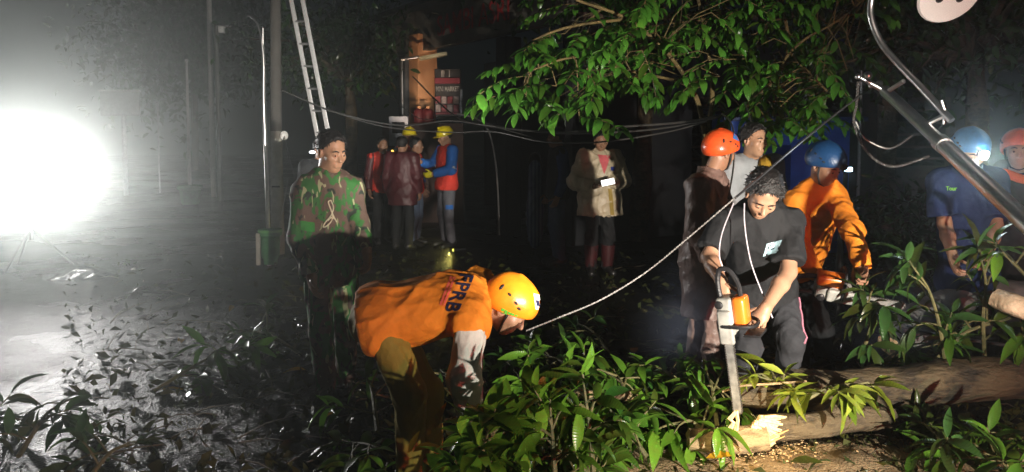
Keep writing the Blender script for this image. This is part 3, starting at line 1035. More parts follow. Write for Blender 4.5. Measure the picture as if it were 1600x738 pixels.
def street_lamp():
    Y = 9.3
    b = P(419, 330, Y); t = P(411, 60, Y)
    x = b.x; y = b.y
    root = empty('street_lamp', V((x, y, 0)), 'slim silver street lamp with a hooked top rising from a green tub', 'street lamp')
    pts = [V((x, y, 0)), V((x - .01, y, 1)), V((x - .03, y, 2)), V((t.x, y, t.z - .3)), P(408, 60, Y), P(402, 38, Y), P(393, 27, Y), P(387, 25, Y)]
    MB().tube(bez(pts, 5), [.026] * 11 + [.024] * 10 + [.014] * 15, 10).link('pole', STEEL, root)
    MB().tube([P(410.8, 70, Y), P(410.8, 44, Y)], [.018, .014], 8).link('finial', STEEL, root)
    m = MB(); prof = [(.085, 0), (.085, .05), (.11, .10), (.115, .34), (.145, .37), (.145, .44), (.1, .45)]
    m.lathe(prof, (x + .02, y, .02), n=16); tb = m.link('tub', GREENP, root)
    MB().lathe([(.148, 0), (.15, .015), (.148, .03)], (x + .02, y, .425), n=16).link('rim', mat('green_rim', (.12, .34, .10), .5), tb)
    MB().box((x - .10, y - .10, .22), (.05, .04, .40), bev=.01).link('bracket', CONC, root)
street_lamp()

def utility_pole():
    Y = 10.2
    t = P(431, 205, Y)
    root = empty('utility_pole', V((t.x, t.y, 0)), 'round concrete utility pole, pale below and dark above, behind the soldier', 'pole')
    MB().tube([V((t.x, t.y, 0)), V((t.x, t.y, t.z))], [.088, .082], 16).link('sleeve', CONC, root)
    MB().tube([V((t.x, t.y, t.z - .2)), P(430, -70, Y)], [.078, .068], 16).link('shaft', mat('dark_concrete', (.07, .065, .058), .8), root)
    MB().tube([P(425, 292, Y - .085), P(437, 292, Y - .085)], .012, 6).link('band', BLACKP, root)
    c = P(444, 212, Y - .05)
    MB().lathe([(.012, -.03), (.055, -.02), (.062, 0), (.04, .02), (.012, .03)], c, frame(z=V((.7, -.7, 0)), x=V((0, 0, 1))), n=14).link('insulator', WHITEP, root)
    m = MB(); m.tube(bez([c, P(451, 245, 9.6), P(461, 280, 9.0), P(468, 330, 8.6)], 5), .008, 6); m.link('stay_wire', GREYM, root)
    m = MB(); m.tube(bez([P(452, 270, 9.7), P(443, 320, 9.8), P(432, 372, 10.1)], 5), .006, 6); m.link('stay_wire', GREYM, root)
utility_pole()

def billboard():
    Y = 20
    a, b = P(157, 143, Y), P(219, 181, Y)
    root = empty('billboard', V(((a.x + b.x) / 2, Y, 0)), 'pale blank billboard on a single post in the glare at left', 'billboard')
    MB().box(((a.x + b.x) / 2, Y, (a.z + b.z) / 2), (b.x - a.x, .08, a.z - b.z), bev=.01).link('panel', mat('board_pale', (.35, .36, .36), .6, var=.2), root)
    MB().box(((a.x + b.x) / 2, Y - .03, a.z + .02), (b.x - a.x + .06, .12, .04), bev=.01).link('top_rail', WHITEP, root)
    p = P(191, 181, Y)
    MB().tube([(p.x, Y + .07, 0), (p.x, Y + .07, a.z)], .06, 10).link('post', GALV, root)
billboard()

def ladder():
    Y = 10.3
    def rail(off, dy):
        a, b = P(464 + off, 0, Y + dy), P(502 + off, 197, Y + dy)
        d = (b - a) / (a.z - b.z)
        return a - d * 1.1, a + d * a.z
    r1, r2 = rail(-9, .16), rail(9, -.16)
    root = empty('ladder', V(((r1[1].x + r2[1].x) / 2, Y, 0)), 'long aluminium ladder leaning up into the dark behind the soldier', 'ladder')
    for a, b in (r1, r2):
        d = (b - a).normalized()
        MB().box((a + b) / 2, ((b - a).length, .03, .06), frame(x=d, y=V((0, 1, 0))), bev=.008).link('rail', ALU, root)
    n = int((r1[1] - r1[0]).length / .295)
    for i in range(n):
        t = (i + .55) / n
        MB().tube([r1[0].lerp(r1[1], t), r2[0].lerp(r2[1], t)], .015, 8).link('rung', ALU, root)
ladder()

def floodlight():
    c = FLOOD
    root = empty('floodlight', V((c.x, c.y, 0)), 'dazzling twin-headed white floodlight on a tripod at the left edge of the road', 'floodlight')
    aim = (V((-.2, 0, 1.35)) - c).normalized()
    side = aim.cross(V((0, 0, 1))).normalized()
    Mx = frame(z=aim, x=side)
    for e in (-1, 1):
        p = c + side * .25 * e
        m = MB(); m.box(p - aim * .06, (.40, .30, .10), Mx, bev=.03); h = m.link('lamp_head', mat('lamp_yellow', (.5, .34, .03), .4), root)
        m = MB(); m.box(p - aim * .004, (.35, .25, .01), Mx, bev=.004); m.link('lens', emis('flood_lens', (1, .98, .96), 40), h)
        sp = spot('floodlight_beam', p + aim * .03, p + aim * 5 + V((0.2, 0, 1.5)), 600, 100, 1.0, .09, (1, .97, .95))
    MB().tube([c - aim * .13 + side * .4, c - aim * .13 - side * .4], .018, 8).link('crossbar', BLACKP, root)
    MB().tube([V((c.x, c.y, .35)) - aim * .13, c - aim * .13], .022, 10).link('mast', BLACKP, root)
    for k in range(3):
        w = k * 2.094 + .4
        MB().tube([V((c.x, c.y, .5)) - aim * .13, V((c.x + .45 * math.cos(w), c.y + .45 * math.sin(w), .012)) - V((aim.x, aim.y, 0)) * .13], .014, 8).link('leg', BLACKP, root)
floodlight()
# ------------------------------------------------------------------ the people
CAMO = camo_mat()
DKRED = cloth('maroon_raincoat', (.075, .012, .016), .5, wet=.3)
BLK = cloth('black_cotton', (.018, .019, .021), .8)
DKGREY = cloth('dark_grey_cloth', (.035, .037, .042), .8)
NAVY = cloth('navy_cotton', (.018, .032, .10), .8)
TAN = cloth('tan_rainwear', (.56, .46, .32), .42, wet=.3)
ORG = cloth('orange_cloth', (.78, .245, .022), .75)
OLIVE = cloth('olive_trouser', (.26, .20, .035), .75)
OFFW = cloth('off_white_cloth', (.66, .66, .60), .75)
GREYT = cloth('grey_cotton', (.30, .31, .33), .8)
OHEL = mat('orange_shell', (.84, .235, .012), .34, var=.16, nscale=16, bump=.12, coat=.4)
RHEL = mat('red_orange_shell', (.72, .09, .02), .34, var=.2, nscale=16, bump=.12, coat=.4)
YHEL = mat('yellow_shell', (.78, .62, .01), .32, var=.06, bump=.06, coat=.3)
BHEL = mat('blue_shell', (.03, .20, .46), .36, var=.25, nscale=16, bump=.12, coat=.4)
VENT = mat('vent_black', (.01, .008, .006), .7, bump=0)
REDV = cloth('red_vest', (.72, .06, .04), .7)
BLUES = cloth('blue_sleeve', (.03, .15, .50), .7)
JEANS = cloth('pale_jeans', (.20, .27, .40), .8)
REFL = mat('reflective_tape', (.70, .72, .74), .35, metal=.3, bump=.05)

def setj(J, **k):
    for n, v in k.items():
        J[n] = v if isinstance(v, Vector) else V(v)
    return J

# --- soldier
J = stand(-1.165, 4.70, 1.70, -52, stance=.11)
q = J['q']
setj(J, shL=P(548, 296, 4.78), shR=P(476, 299, 4.66), neck=P(511, 273, 4.74), head=P(518, 236, 4.69), chest=P(512, 340, 4.70), pelvis=P(517, 412, 4.74),
     elL=P(562, 350, 4.72), elR=P(466, 372, 4.60), wrL=P(573, 392, 4.62), wrR=P(487, 432, 4.50),
     hipL=P(537, 420, 4.80), hipR=P(498, 420, 4.70), knL=P(540, 520, 4.80), knR=P(502, 520, 4.64), anL=P(540, 606, 4.88), anR=P(510, 610, 4.70))
J['toL'] = J['anL'] + V((.07, -.13, -.045)); J['toR'] = J['anR'] + V((.05, -.14, -.045))
J['hf'] = V((.66, -.62, -.30)).normalized(); J['hu'] = V((.16, -.20, .95)); J['s'] = 1.04; J['hair'] = .007
J['hdL'] = V((.05, -.1, -1)); J['hdR'] = V((.15, -.15, -1))
p = person(J, 'soldier in green and brown camouflage with a cream cord on his chest, at left', CAMO, CAMO, 'tan', h=.009, hh=.0055, add=.018, hem=.14, collar=True, wr=.007, seed=11, shirt_name='jacket', loose=.006)
cord = mat('cream_cord', (.62, .58, .42), .7)
def on_shirt(p, uvs):
    me = p['shirt'].data; off = parent_loc(p['shirt'])
    b = BVHTree.FromPolygons([v.co + off for v in me.vertices], [tuple(f.vertices) for f in me.polygons])
    out = []
    for u, v in uvs:
        d = ray(u, v).normalized(); h = b.ray_cast(CAM, d)
        if h[0] is not None: out.append(h[0] - d * .008)
    return out
m = MB()
for uv in ([(517, 313), (521, 325), (517, 337), (508, 348), (505, 355), (511, 353), (518, 345), (520, 335)],
           [(517, 313), (513, 316), (517, 328), (521, 338), (526, 347)], [(512, 345), (518, 340), (524, 343)]):
    pts = on_shirt(p, uv)
    if len(pts) > 2: m.tube(bez(pts, 4), .0045, 6)
if m.v: m.link('cord', cord, p['root'])
# --- patch on the sleeve
m = print_on('sleeve_patch', quad_grid(4, 6), p['shirt'], (481, 354), (22, 3), (0, -15), mat('patch_green', (.03, .22, .035), .8), p['root'], .005)
print_on('chest_pocket', quad_grid(6, 6), p['shirt'], (520, 325), (20, 2), (0, -18), CAMO, p['root'], .006)

# --- man bent over the branches, orange shirt
J = stand(-.55, 3.4, 1.68, 0)
setj(J, pelvis=P(600, 496, 3.42), chest=P(690, 478, 3.42), neck=P(752, 462, 3.44), head=P(795, 479, 3.42),
     shR=P(737, 500, 3.27), shL=P(748, 446, 3.62), elR=P(725, 592, 3.14), wrR=P(744, 676, 3.18), elL=P(730, 570, 3.80), wrL=P(742, 645, 3.74),
     hipR=P(603, 520, 3.33), hipL=P(604, 508, 3.52), knR=P(640, 618, 3.26), knL=P(668, 612, 3.46), anR=P(640, 745, 3.34), anL=P(672, 735, 3.56))
J['toR'] = J['anR'] + V((.15, -.02, -.045)); J['toL'] = J['anL'] + V((.15, .02, -.045))
J['hu'] = V((.62, -.12, .72)); J['hf'] = V((.72, -.18, -.62)); J['hdR'] = V((.2, 0, -1)); J['hdL'] = V((.2, -.1, -1)); J['s'] = 1.0
J['slv0'] = .012
p = person(J, 'man in an orange helmet and orange shirt marked FPRB bending down to the branches', ORG, OLIVE, 'brown', hair=True, h=.008, hh=.0055, sleeve='none', add=.02, hem=.10, wr=.009,
           sleeve_mats=(DKRED, OFFW), seed=23, shirt_name='shirt', loose=.022, curl=(.7, .7), fat=1.08)
FP = p
ho = helmet(p, OHEL, 'climb', VENT, strap=True, big=1.04, lower=.012)
navyink = mat('navy_print', (.014, .014, .05), .7, bump=0)
redink = mat('red_print', (.75, .10, .10), .7, bump=0)
vs, fs = text_mb('FPRB', .02, limit=.05, space=1.02)
print_on('lettering', (vs, fs), p['shirt'], (717, 458), (-11.5, 27.0), (30.0, 5.0), navyink, p['root'], .004)
for k, (o_, L_) in enumerate((((697, 455), 44), ((702, 456), 44))):
    g = []; f = []
    r = random.Random(k)
    t = -.5
    while t < .5:
        w = r.uniform(.02, .05)
        q4 = [V((t, -.5, 0)), V((min(.5, t + w), -.5, 0)), V((min(.5, t + w), .5, 0)), V((t, .5, 0))]
        f.append(tuple(range(len(g), len(g) + 4))); g += q4
        t += w + .012
    print_on('small_print', (g, f), p['shirt'], o_, (-L_ * .38, L_), (3.2, .9), redink, p['root'], .004)
gp = mat('green_print', (.10, .42, .04), .5, bump=0); st = mat('sticker_white', (.8, .8, .78), .5, bump=0)
for (u, v, a, b) in ((786, 484, 5, 4), (791, 487, 4, 5), (796, 489, 4, 3), (801, 491, 5, 3), (807, 493, 4, 2), (788, 490, 8, 2)):
    print_on('green_mark', quad_grid(6, 4), ho, (u, v), (a, a * .38), (2, -b), gp, ho, .003)
print_on('sticker', quad_grid(6, 6), ho, (839, 472), (9, 2), (-3, -24), st, ho, .003)
print_on('sticker_mark', quad_grid(4, 4), ho, (839, 474), (5, 1), (-1.5, -9), navyink, ho, .005)

# --- man with the chainsaw, black shirt
J = stand(1.45, 4.1, 1.68, -95)
setj(J, pelvis=P(1190, 450, 4.22), chest=P(1186, 375, 4.12), neck=P(1186, 325, 3.98), head=P(1192, 304, 3.86),
     shR=P(1132, 350, 3.98), shL=P(1234, 348, 4.02), elR=P(1108, 402, 3.90), wrR=P(1127, 440, 3.68), elL=P(1232, 425, 3.86), wrL=P(1196, 482, 3.66),
     hipR=P(1162, 462, 4.22), hipL=P(1220, 462, 4.22), knR=P(1168, 545, 4.02), knL=P(1236, 532, 4.0), anR=P(1158, 660, 4.2), anL=P(1222, 655, 4.25))
J['toR'] = J['anR'] + V((-.03, -.14, -.045)); J['toL'] = J['anL'] + V((.05, -.14, -.045))
J['hu'] = V((.04, -.70, .70)); J['hf'] = V((-.12, -.70, -.70)); J['s'] = 1.0; J['hair'] = .019; J['hairline'] = .066; J['tuft'] = .019; J['clump'] = .002
J['hdR'] = V((.12, -.35, -.9)); J['hdL'] = V((-.55, -.25, -.75))
p = person(J, 'black-haired man in a black t-shirt cutting down with an orange and white chainsaw', BLK, DKGREY, 'tan', h=.009, hh=.0055, sleeve='short', add=.016, hem=.06, wr=.0085,
           seed=31, loose=.03, curl=(.95, .95), palm=(V((-.2, .3, -.9)), V((.3, -.2, -.8))), fat=1.05, shirt_name='shirt')
prn = mat('pale_blue_print', (.42, .62, .75), .7, var=.5, nscale=40, bump=0)
vs, fs = quad_grid(12, 8)
fs2 = [f for i, f in enumerate(fs) if random.Random(i * 7 + 1).random() < .78]
print_on('chest_print', (vs, fs2), p['shirt'], (1207, 388), (24, -5), (6, -20), prn, p['root'], .004)
PINK = mat('pink_piping', (.55, .22, .30), .6)
tr = [o for o in p['root'].children if o.name.startswith('trousers')][0]
me = tr.data; off = parent_loc(tr)
bv = BVHTree.FromPolygons([v.co + off for v in me.vertices], [tuple(f.vertices) for f in me.polygons])
pts = []
for t in range(9):
    z0 = J['hipL'].lerp(J['knL'], t / 8) if t < 9 else None
    h = bv.ray_cast(z0 + V((.4, -.06, 0)), V((-1, 0, 0)))
    if h[0] is not None: pts.append(h[0] + V((.004, 0, 0)))
if len(pts) > 2: MB().tube(pts, .006, 6).link('piping', PINK, p['root'])
mE = mat('white_earphone', (.55, .5, .55), .5)
m = MB(); m.tube(bez([P(1163, 318, 3.82), P(1163, 345, 3.78), P(1168, 385, 3.74), P(1178, 425, 3.76), P(1207, 497, 3.72)], 5), .0035, 6)
m.link('cord', mE, p['root'])
m = MB(); m.tube(bez([P(1146, 318, 3.9), P(1128, 365, 3.75), P(1124, 400, 3.72), P(1132, 425, 3.70)], 5), .0035, 6)
m.link('cord', mE, p['root'])
SAWMAN = p

# --- second sawyer, orange jacket and blue helmet
J = stand(2.0, 4.9, 1.68, -60)
setj(J, pelvis=P(1238, 442, 5.6), chest=P(1262, 352, 5.15), neck=P(1282, 290, 4.92), head=P(1290, 258, 4.80),
     shR=P(1246, 315, 4.92), shL=P(1305, 308, 4.92), elR=P(1250, 390, 4.75), wrR=P(1280, 437, 4.62), elL=P(1332, 362, 4.55), wrL=P(1348, 422, 4.36),
     hipR=P(1222, 448, 5.6), hipL=P(1258, 448, 5.62), knR=P(1250, 525, 5.2), knL=P(1286, 520, 5.22), anR=P(1250, 590, 5.45), anL=P(1286, 588, 5.5))
J['toR'] = J['anR'] + V((0, -.14, -.045)); J['toL'] = J['anL'] + V((.05, -.14, -.045))
J['hu'] = V((.18, -.42, .85)); J['hf'] = V((.45, -.80, -.40)); J['s'] = 1.0; J['slv0'] = .001
p = person(J, 'man in an orange long-sleeved jacket and blue helmet stooping with a second chainsaw', ORG, BLK, 'brown', h=.010, hh=.006, add=.018, hem=-.13, collar=True, seed=41, loose=.02, curl=(.9, .9), shirt_name='jacket', wr=.008)
helmet(p, mat('shaded_blue_shell', (.012, .05, .14), .35, var=.1), 'climb', VENT, big=1.04)  # darker copy of the blue shell, shade put into the colour
Fshade = Field(*bounds(J), .012)  # black torso piece stands in for the shade on the lower jacket
Fshade.ell(p['pel'].lerp(p['ne'], .22), (.118, .165, .21), p['M']); Fshade.ell(p['pel'], (.125, .172, .16), p['M'], .04)
Fshade.folds(.007, 6); mb_ = MB(); Fshade.to(mb_); mb_.link('torso_insert', BLK, p['root'])
hm = MB(); hm.box(p['q'](.125, 0, .055), (.03, .05, .035), p['HM'], bev=.008); hm.link('headlamp', BLACKP, p['root'])

# --- man in the raincoat with red-orange helmet
J = stand(1.27, 4.85, 1.60, 18)
setj(J, neck=P(1110, 272, 4.85), head=P(1127, 237, 4.82), chest=P(1101, 320, 4.85), shR=P(1092, 292, 4.73), shL=P(1117, 288, 5.02), elR=P(1090, 358, 4.66), wrR=P(1110, 410, 4.6), elL=P(1135, 350, 4.95), wrL=P(1145, 400, 4.85))
J['hf'] = V((.86, .42, -.22)); J['hu'] = V((.18, 0, .97)); J['s'] = .92
RAIN = cloth('brown_rainwear', (.20, .13, .11), .45, wet=.2, bump=.8)
p = person(J, 'man in a long wet brown raincoat and red-orange helmet seen from behind', RAIN, RAIN, 'brown', h=.011, hh=.007, add=.034, hem=.40, collar=True, seed=51, loose=.03, wr=.011, shirt_name='raincoat')
ho = helmet(p, RHEL, 'climb', VENT, big=1.08)
print_on('sticker', quad_grid(5, 5), ho, (1150, 214), (9, 4), (2, -10), mat('badge_blue', (.05, .16, .45), .5, bump=0), ho, .004)

# --- man in grey shirt behind
J = stand(1.83, 5.65, 1.74, -75)
setj(J, head=P(1179, 219, 5.57), neck=P(1171, 250, 5.65), hf=V((.42, -.85, -.12)), hu=V((.05, -.08, 1)))
J['s'] = .98
p = person(J, 'bareheaded man in a grey t-shirt standing between the two helmeted men', GREYT, BLK, 'tan', h=.012, hh=.007, sleeve='short', seed=61, add=.022, loose=.02)
VESTY = cloth('mustard_cloth', (.42, .25, .03), .8)
m = MB()
m.tube(bez([p['q'](.02, .11, -.16), P(1196, 262, 5.51), P(1198, 290, 5.47), P(1194, 320, 5.49)], 4), [.05] * 13, 8); m.link('shoulder_towel', VESTY, p['root'])

# --- man with the phone
J = stand(1.03, 8.7, 1.69, -82)
q = J['q']
setj(J, elL=q(-.02, .29, 1.12), wrL=q(.24, .10, 1.10), elR=q(-.04, -.30, 1.10), wrR=q(.20, -.12, 1.06), hf=V((.02, -.97, -.26)), hu=V((0, -.25, .97)))
J['hdL'] = V((-.75, -.6, .12)); J['hdR'] = V((.6, -.7, .1)); J['hair'] = .004
p = person(J, 'balding man in a tan waterproof jacket over a pink shirt looking at his lit phone', TAN, BLK, 'brown', h=.012, hh=.008, add=.045, hem=.21, collar=True, loose=.05, seed=71, wr=.014, shirt_name='jacket', curl=(.6, .6), palm=(V((0, 0, 1)), V((0, 0, 1))), fat=1.1)
RUB = mat('red_rubber', (.05, .008, .010), .5, var=.4)
for n in 'LR':
    a_, k_ = J['an' + n], J['kn' + n]
    MB().tube([a_ + V((0, 0, .02)), a_.lerp(k_, .4), a_.lerp(k_, .7)], [.066, .080, .086], 14).link('boot', RUB, p['root'])
PK = cloth('pink_cotton', (.70, .14, .16), .8)
tri_ = ([V(((i / 6 - .5) * (j / 8), j / 8 - .5, 0)) for j in range(9) for i in range(7)], [(j * 7 + i, j * 7 + i + 1, j * 7 + i + 8, j * 7 + i + 7) for j in range(8) for i in range(6)])
print_on('torso_insert', tri_, p['shirt'], (944, 258), (20, 2), (0, -30), PK, p['root'], .006)
print_on('sleeve_flash', quad_grid(3, 10), p['shirt'], (955, 318), (6, 0), (-4, -46), cloth('yellow_panel', (.40, .27, .07), .5), p['root'], .004)
print_on('badge', quad_grid(3, 3), p['shirt'], (957, 264), (6, 0), (0, -6), mat('badge_navy', (.03, .05, .3), .5, bump=0), p['root'], .005)
ph = empty('phone', P(950, 285, 8.28), 'phone with a glowing white screen in the hand of the man in tan', 'phone')
Mx = frame(x=V((.95, -.1, .22)), y=V((-.2, .25, .9)))
c = P(950, 285, 8.28)
MB().box(c, (.155, .074, .009), Mx, bev=.004).link('phone_case', BLACKP, ph)
MB().box(c + Mx @ V((0, 0, .0055)), (.145, .066, .002), Mx, bev=.0008).link('screen', emis('phone_screen', (1, .97, .9), 3.2), ph)

# --- dark bystander
J = stand(.57, 9.3, 1.74, -170)
p = person(J, 'dim bystander in black with blue sleeves standing behind hanging leaves', BLK, cloth('dark_jeans', (.05, .07, .12), .8), 'brown', h=.014, hh=.009, seed=81, loose=.02, sleeve_mats=(cloth('dull_blue', (.02, .045, .13), .8), None))

# --- crew by the shop
J = stand(-.95, 10.8, 1.74, -150)
q = J['q']
setj(J, elL=q(.05, .26, 1.12), wrL=q(.27, .12, 1.06), elR=q(.12, -.24, 1.16), wrR=q(.34, -.14, 1.22), hf=V((-.78, -.42, -.38)), hu=V((-.2, -.15, .95)))
YG = mat('yellow_rubber', (.72, .66, .02), .5)
p = person(J, 'line worker in yellow hard hat, orange vest, blue sleeves and yellow gloves', REDV, cloth('grey_work_trousers', (.13, .13, .15), .8), 'tan', h=.013, hh=.009, seed=91, loose=.02, add=.025,
           sleeve_mats=(BLUES, BLUES), gloves=(YG, None), group=None, shirt_name='vest')
helmet(p, YHEL, 'hard', strap=False)
print_on('reflective_band', quad_grid(4, 2), p['shirt'], (706, 250), (18, 2), (0, -5), mat('tape_dark', (.08, .09, .10), .5), p['root'], .006)
tr = [o for o in p['root'].children if o.name.startswith('trousers')][0]
print_on('knee_band', quad_grid(4, 2), tr, (704, 324), (15, 0), (0, -7), BLUES, p['root'], .006)
for sl in [o for o in p['root'].children if o.name.startswith('sleeve')]:
    print_on('reflective_band', quad_grid(3, 2), sl, (712, 263), (10, 4), (1, -3), REFL, p['root'], .006)
    print_on('reflective_band', quad_grid(2, 3), sl, (681, 261), (3, 1), (-2, -7), REFL, p['root'], .006)

J = stand(-1.60, 11.5, 1.74, -35)
setj(J, hf=V((.35, -.9, -.2)))
p = person(J, 'worker in a yellow hard hat with a lit amber lamp, behind the maroon jacket', REDV, DKGREY, 'brown', h=.016, hh=.009, seed=101, shirt_name='vest', sleeve_mats=(BLUES, BLUES))
helmet(p, YHEL, 'hard', strap=False)
lp = P(613, 240, 11.32)
MB().ball(lp, .035, 8, sc=(.8, .6, 1.5)).link('lamp', emis('amber_lamp', (1, .5, .08), 5), p['root'])
spot('pillar_fill_beam', lp + V((.05, .12, .06)), P(661, 112, 14.6), 260, 34, .8, .03, (1, .72, .5))  # fill added to brighten the orange pillar, not the lamp's own beam

J = stand(-1.55, 10.5, 1.62, 80)
setj(J, hf=V((.3, .95, 0)))
p = person(J, 'man in a maroon rain jacket seen from behind among the yellow hard hats', DKRED, BLK, 'brown', h=.014, hh=.009, seed=111, hem=.22, loose=.03, add=.03, shirt_name='jacket', face_detail=False)
J = stand(-1.95, 11.2, 1.60, -60)
p = person(J, 'dim man in a bright red vest at the left of the crew by the shop', REDV, BLK, 'brown', h=.016, hh=.009, seed=121, shirt_name='vest', sleeve_mats=(DKRED, DKRED))
J = stand(-1.43, 11.0, 1.60, -10)
q = J['q']
setj(J, elR=q(.16, -.2, 1.15), wrR=q(.36, -.05, 1.2))
p = person(J, 'crew man in a red vest and pale jeans facing the line worker', REDV, JEANS, 'brown', h=.016, hh=.009, seed=131, shirt_name='vest', sleeve_mats=(DKRED, DKRED))

# --- man with the blue helmet and lit headlamp
J = stand(2.95, 4.75, 1.72, -100)
q = J['q']
setj(J, pelvis=P(1510, 430, 4.85), chest=P(1510, 345, 4.8), neck=P(1512, 266, 4.78), head=P(1515, 237, 4.66), shR=P(1470, 285, 4.76), shL=P(1552, 282, 4.82), elR=P(1476, 350, 4.72), wrR=P(1490, 405, 4.55), elL=P(1556, 355, 4.7), wrL=P(1540, 405, 4.5),
     hipR=P(1490, 440, 4.85), hipL=P(1532, 440, 4.85))
J['hf'] = V((-.05, -.88, -.45)); J['hu'] = V((.02, -.42, .9)); J['s'] = .98
p = person(J, 'man in a navy t-shirt and blue helmet with a shining white headlamp', NAVY, BLK, 'tan', h=.010, hh=.006, sleeve='short', add=.026, hem=.12, seed=141, loose=.025, curl=(.7, .7))
NV = p
helmet(p, BHEL, 'climb', VENT, big=1.03)
c = p['q'](.128, 0, .05)
m = MB(); m.box(c, (.035, .062, .042), p['HM'], bev=.01); hl = m.link('headlamp', BLACKP, p['root'])
m = MB(); m.lathe([(.001, 0), (.028, .001), (.028, .008), (.001, .010)], c + p['HM'] @ V((.017, 0, 0)), frame(z=p['HM'] @ V((1, 0, 0)), x=V((0, 0, 1))), n=14); m.link('lens', emis('headlamp_lens', (.75, .9, 1.0), 150), hl)
spot('headlamp_beam', c + p['HM'] @ V((.04, 0, 0)), CAM + V((.9, .9, -.55)), 13, 100, .9, .015, (.80, .92, 1.0))
vs, fs = text_mb('Tour', .02, limit=.3)
print_on('chest_print', (vs, fs), p['shirt'], (1486, 295), (8, 0), (0, -9), mat('lime_print', (.25, .7, .05), .6, bump=0), p['root'], .004)

# --- man at right edge
J = stand(3.62, 5.15, 1.69, -120)
setj(J, head=P(1592, 236, 5.05), neck=P(1594, 268, 5.12), hf=V((-.5, -.8, -.25)))
p = person(J, 'man in an orange helmet and orange scarf at the right edge', cloth('charcoal_jacket', (.03, .03, .034), .6), BLK, 'tan', h=.012, hh=.007, add=.03, seed=151, loose=.02, shirt_name='jacket')
helmet(p, RHEL, 'climb', VENT, big=1.04)
m = MB(); m.tube(bez([p['q'](-.05, .09, -.15), p['q'](.09, .03, -.19), p['q'](.04, -.10, -.15), p['q'](.08, -.12, -.26), p['q'](.10, -.10, -.38)], 4), .030, 8); m.link('scarf', cloth('orange_scarf', (.85, .14, .02), .8), p['root'])

# --- man behind the soldier with a tiny light
J = stand(-1.95, 7.6, 1.62, -40)
p = person(J, 'dim man half hidden behind the soldier with a tiny white light', BLK, BLK, 'brown', h=.016, hh=.008, seed=161)
c = P(488, 238, 7.4)
MB().ball(c, .02, 8, sc=(1.6, 1, .7)).link('lamp', emis('tiny_lamp', (.9, .95, 1), 6), p['root'])
# ------------------------------------------------------------------ chainsaws
SAWO = mat('saw_orange', (.85, .20, .02), .35, var=.08, bump=.06, coat=.3)
SAWW = mat('saw_pale_grey', (.36, .36, .33), .5, var=.45, bump=.1)
BARM = mat('saw_bar_steel', (.42, .42, .40), .38, metal=.6, var=.4, nscale=22, bump=.1)
def chainsaw(c, X, Yv, sc, label, bar_len=.46):
    """X: along the bar; Yv: the saw's own up; c: centre of the engine"""
    root = empty('chainsaw', c, label, 'chainsaw')
    Mx = frame(x=X, y=Yv)                  # x along bar, y up, z = sideways
    def q(a, b, d): return V(c) + Mx @ V((a, b, d)) * sc
    def bx(name, p, s_, m, bev=.012, par=None):
        b = MB(); b.box(q(*p), [k * sc for k in s_], Mx, bev=bev * sc, seg=3); return b.link(name, m, par or root)
    bx('housing', (0, -.035, 0), (.25, .10, .14), SAWW, .022)
    bx('cover', (-.03, .055, 0), (.20, .085, .125), SAWO, .03)
    bx('side_cover', (.06, -.03, .082), (.22, .095, .035), SAWW, .016)
    bx('starter_cover', (0, -.02, -.08), (.17, .13, .04), SAWO, .02)
    m = MB()
    for i in range(6): m.box(q(-.05 + .02 * i, -.02, -.102), [.008 * sc, .08 * sc, .006 * sc], Mx)
    m.link('cooling_slots', BLACKP, root)
    m = MB(); m.lathe([(.026 * sc, 0), (.026 * sc, .015 * sc), (.018 * sc, .02 * sc)], q(-.085, -.06, .072), Mx, n=12); m.link('fuel_cap', BLACKP, root)
    MB().tube(bez([q(.06, -.07, -.09), q(.05, .06, -.11), q(.055, .135, -.06), q(.055, .14, .05), q(.05, .06, .10), q(.05, -.05, .095)], 5), .013 * sc, 8).link('front_handle', BLACKP, root)
    MB().tube(bez([q(-.10, .06, 0), q(-.20, .055, 0), q(-.29, .01, 0), q(-.30, -.05, 0), q(-.22, -.075, 0), q(-.10, -.07, 0)], 5), .017 * sc, 8).link('rear_handle', BLACKP, root)
    m = MB(); m.box(q(.115, .125, 0), [.018 * sc, .11 * sc, .15 * sc], Mx, bev=.008 * sc); m.link('hand_guard', BLACKP, root)
    # guide bar with a rounded tip
    L_ = bar_len; w = .026
    out = [(.10, -w)] + [(.10 + L_ + w * math.sin(t), -w * math.cos(t)) for t in [k * math.pi / 8 for k in range(9)]] + [(.10, w)]
    vs = [q(a, b - .03, d) for d in (.058, .064) for a, b in out]
    n = len(out)
    fs = [tuple(range(n - 1, -1, -1)), tuple(range(n, 2 * n))] + [(i, (i + 1) % n, (i + 1) % n + n, i + n) for i in range(n)]
    m = MB(); m.add(vs, fs); m.link('guide_bar', BARM, root, smooth=False)
    m = MB()
    pts = [q(a, (b * 1.12) - .03, .061) for a, b in out]
    for i in range(n - 1):
        d = pts[i + 1] - pts[i]; k = max(1, int(d.length / (.016 * sc)))
        for t in range(k):
            m.box(pts[i] + d * ((t + .5) / k), (.011 * sc, .009 * sc, .008 * sc), frame(x=d, y=Mx @ V((0, 0, 1))))
    m.link('chain', mat('chain_steel', (.25, .24, .23), .4, metal=.8), root, smooth=False)
    return root
chainsaw(P(1146, 492, 3.60), P(1156, 640, 3.62) - P(1134, 470, 3.60), V((.80, -.55, .1)), .76, 'orange and white chainsaw held upright with its bar pointing down into the branches', .52)
chainsaw(P(1303, 448, 4.50), V((.95, -.25, -.12)), V((0, -.35, 1)), .85, 'orange chainsaw lying level in the hands of the man in the orange jacket', .34)

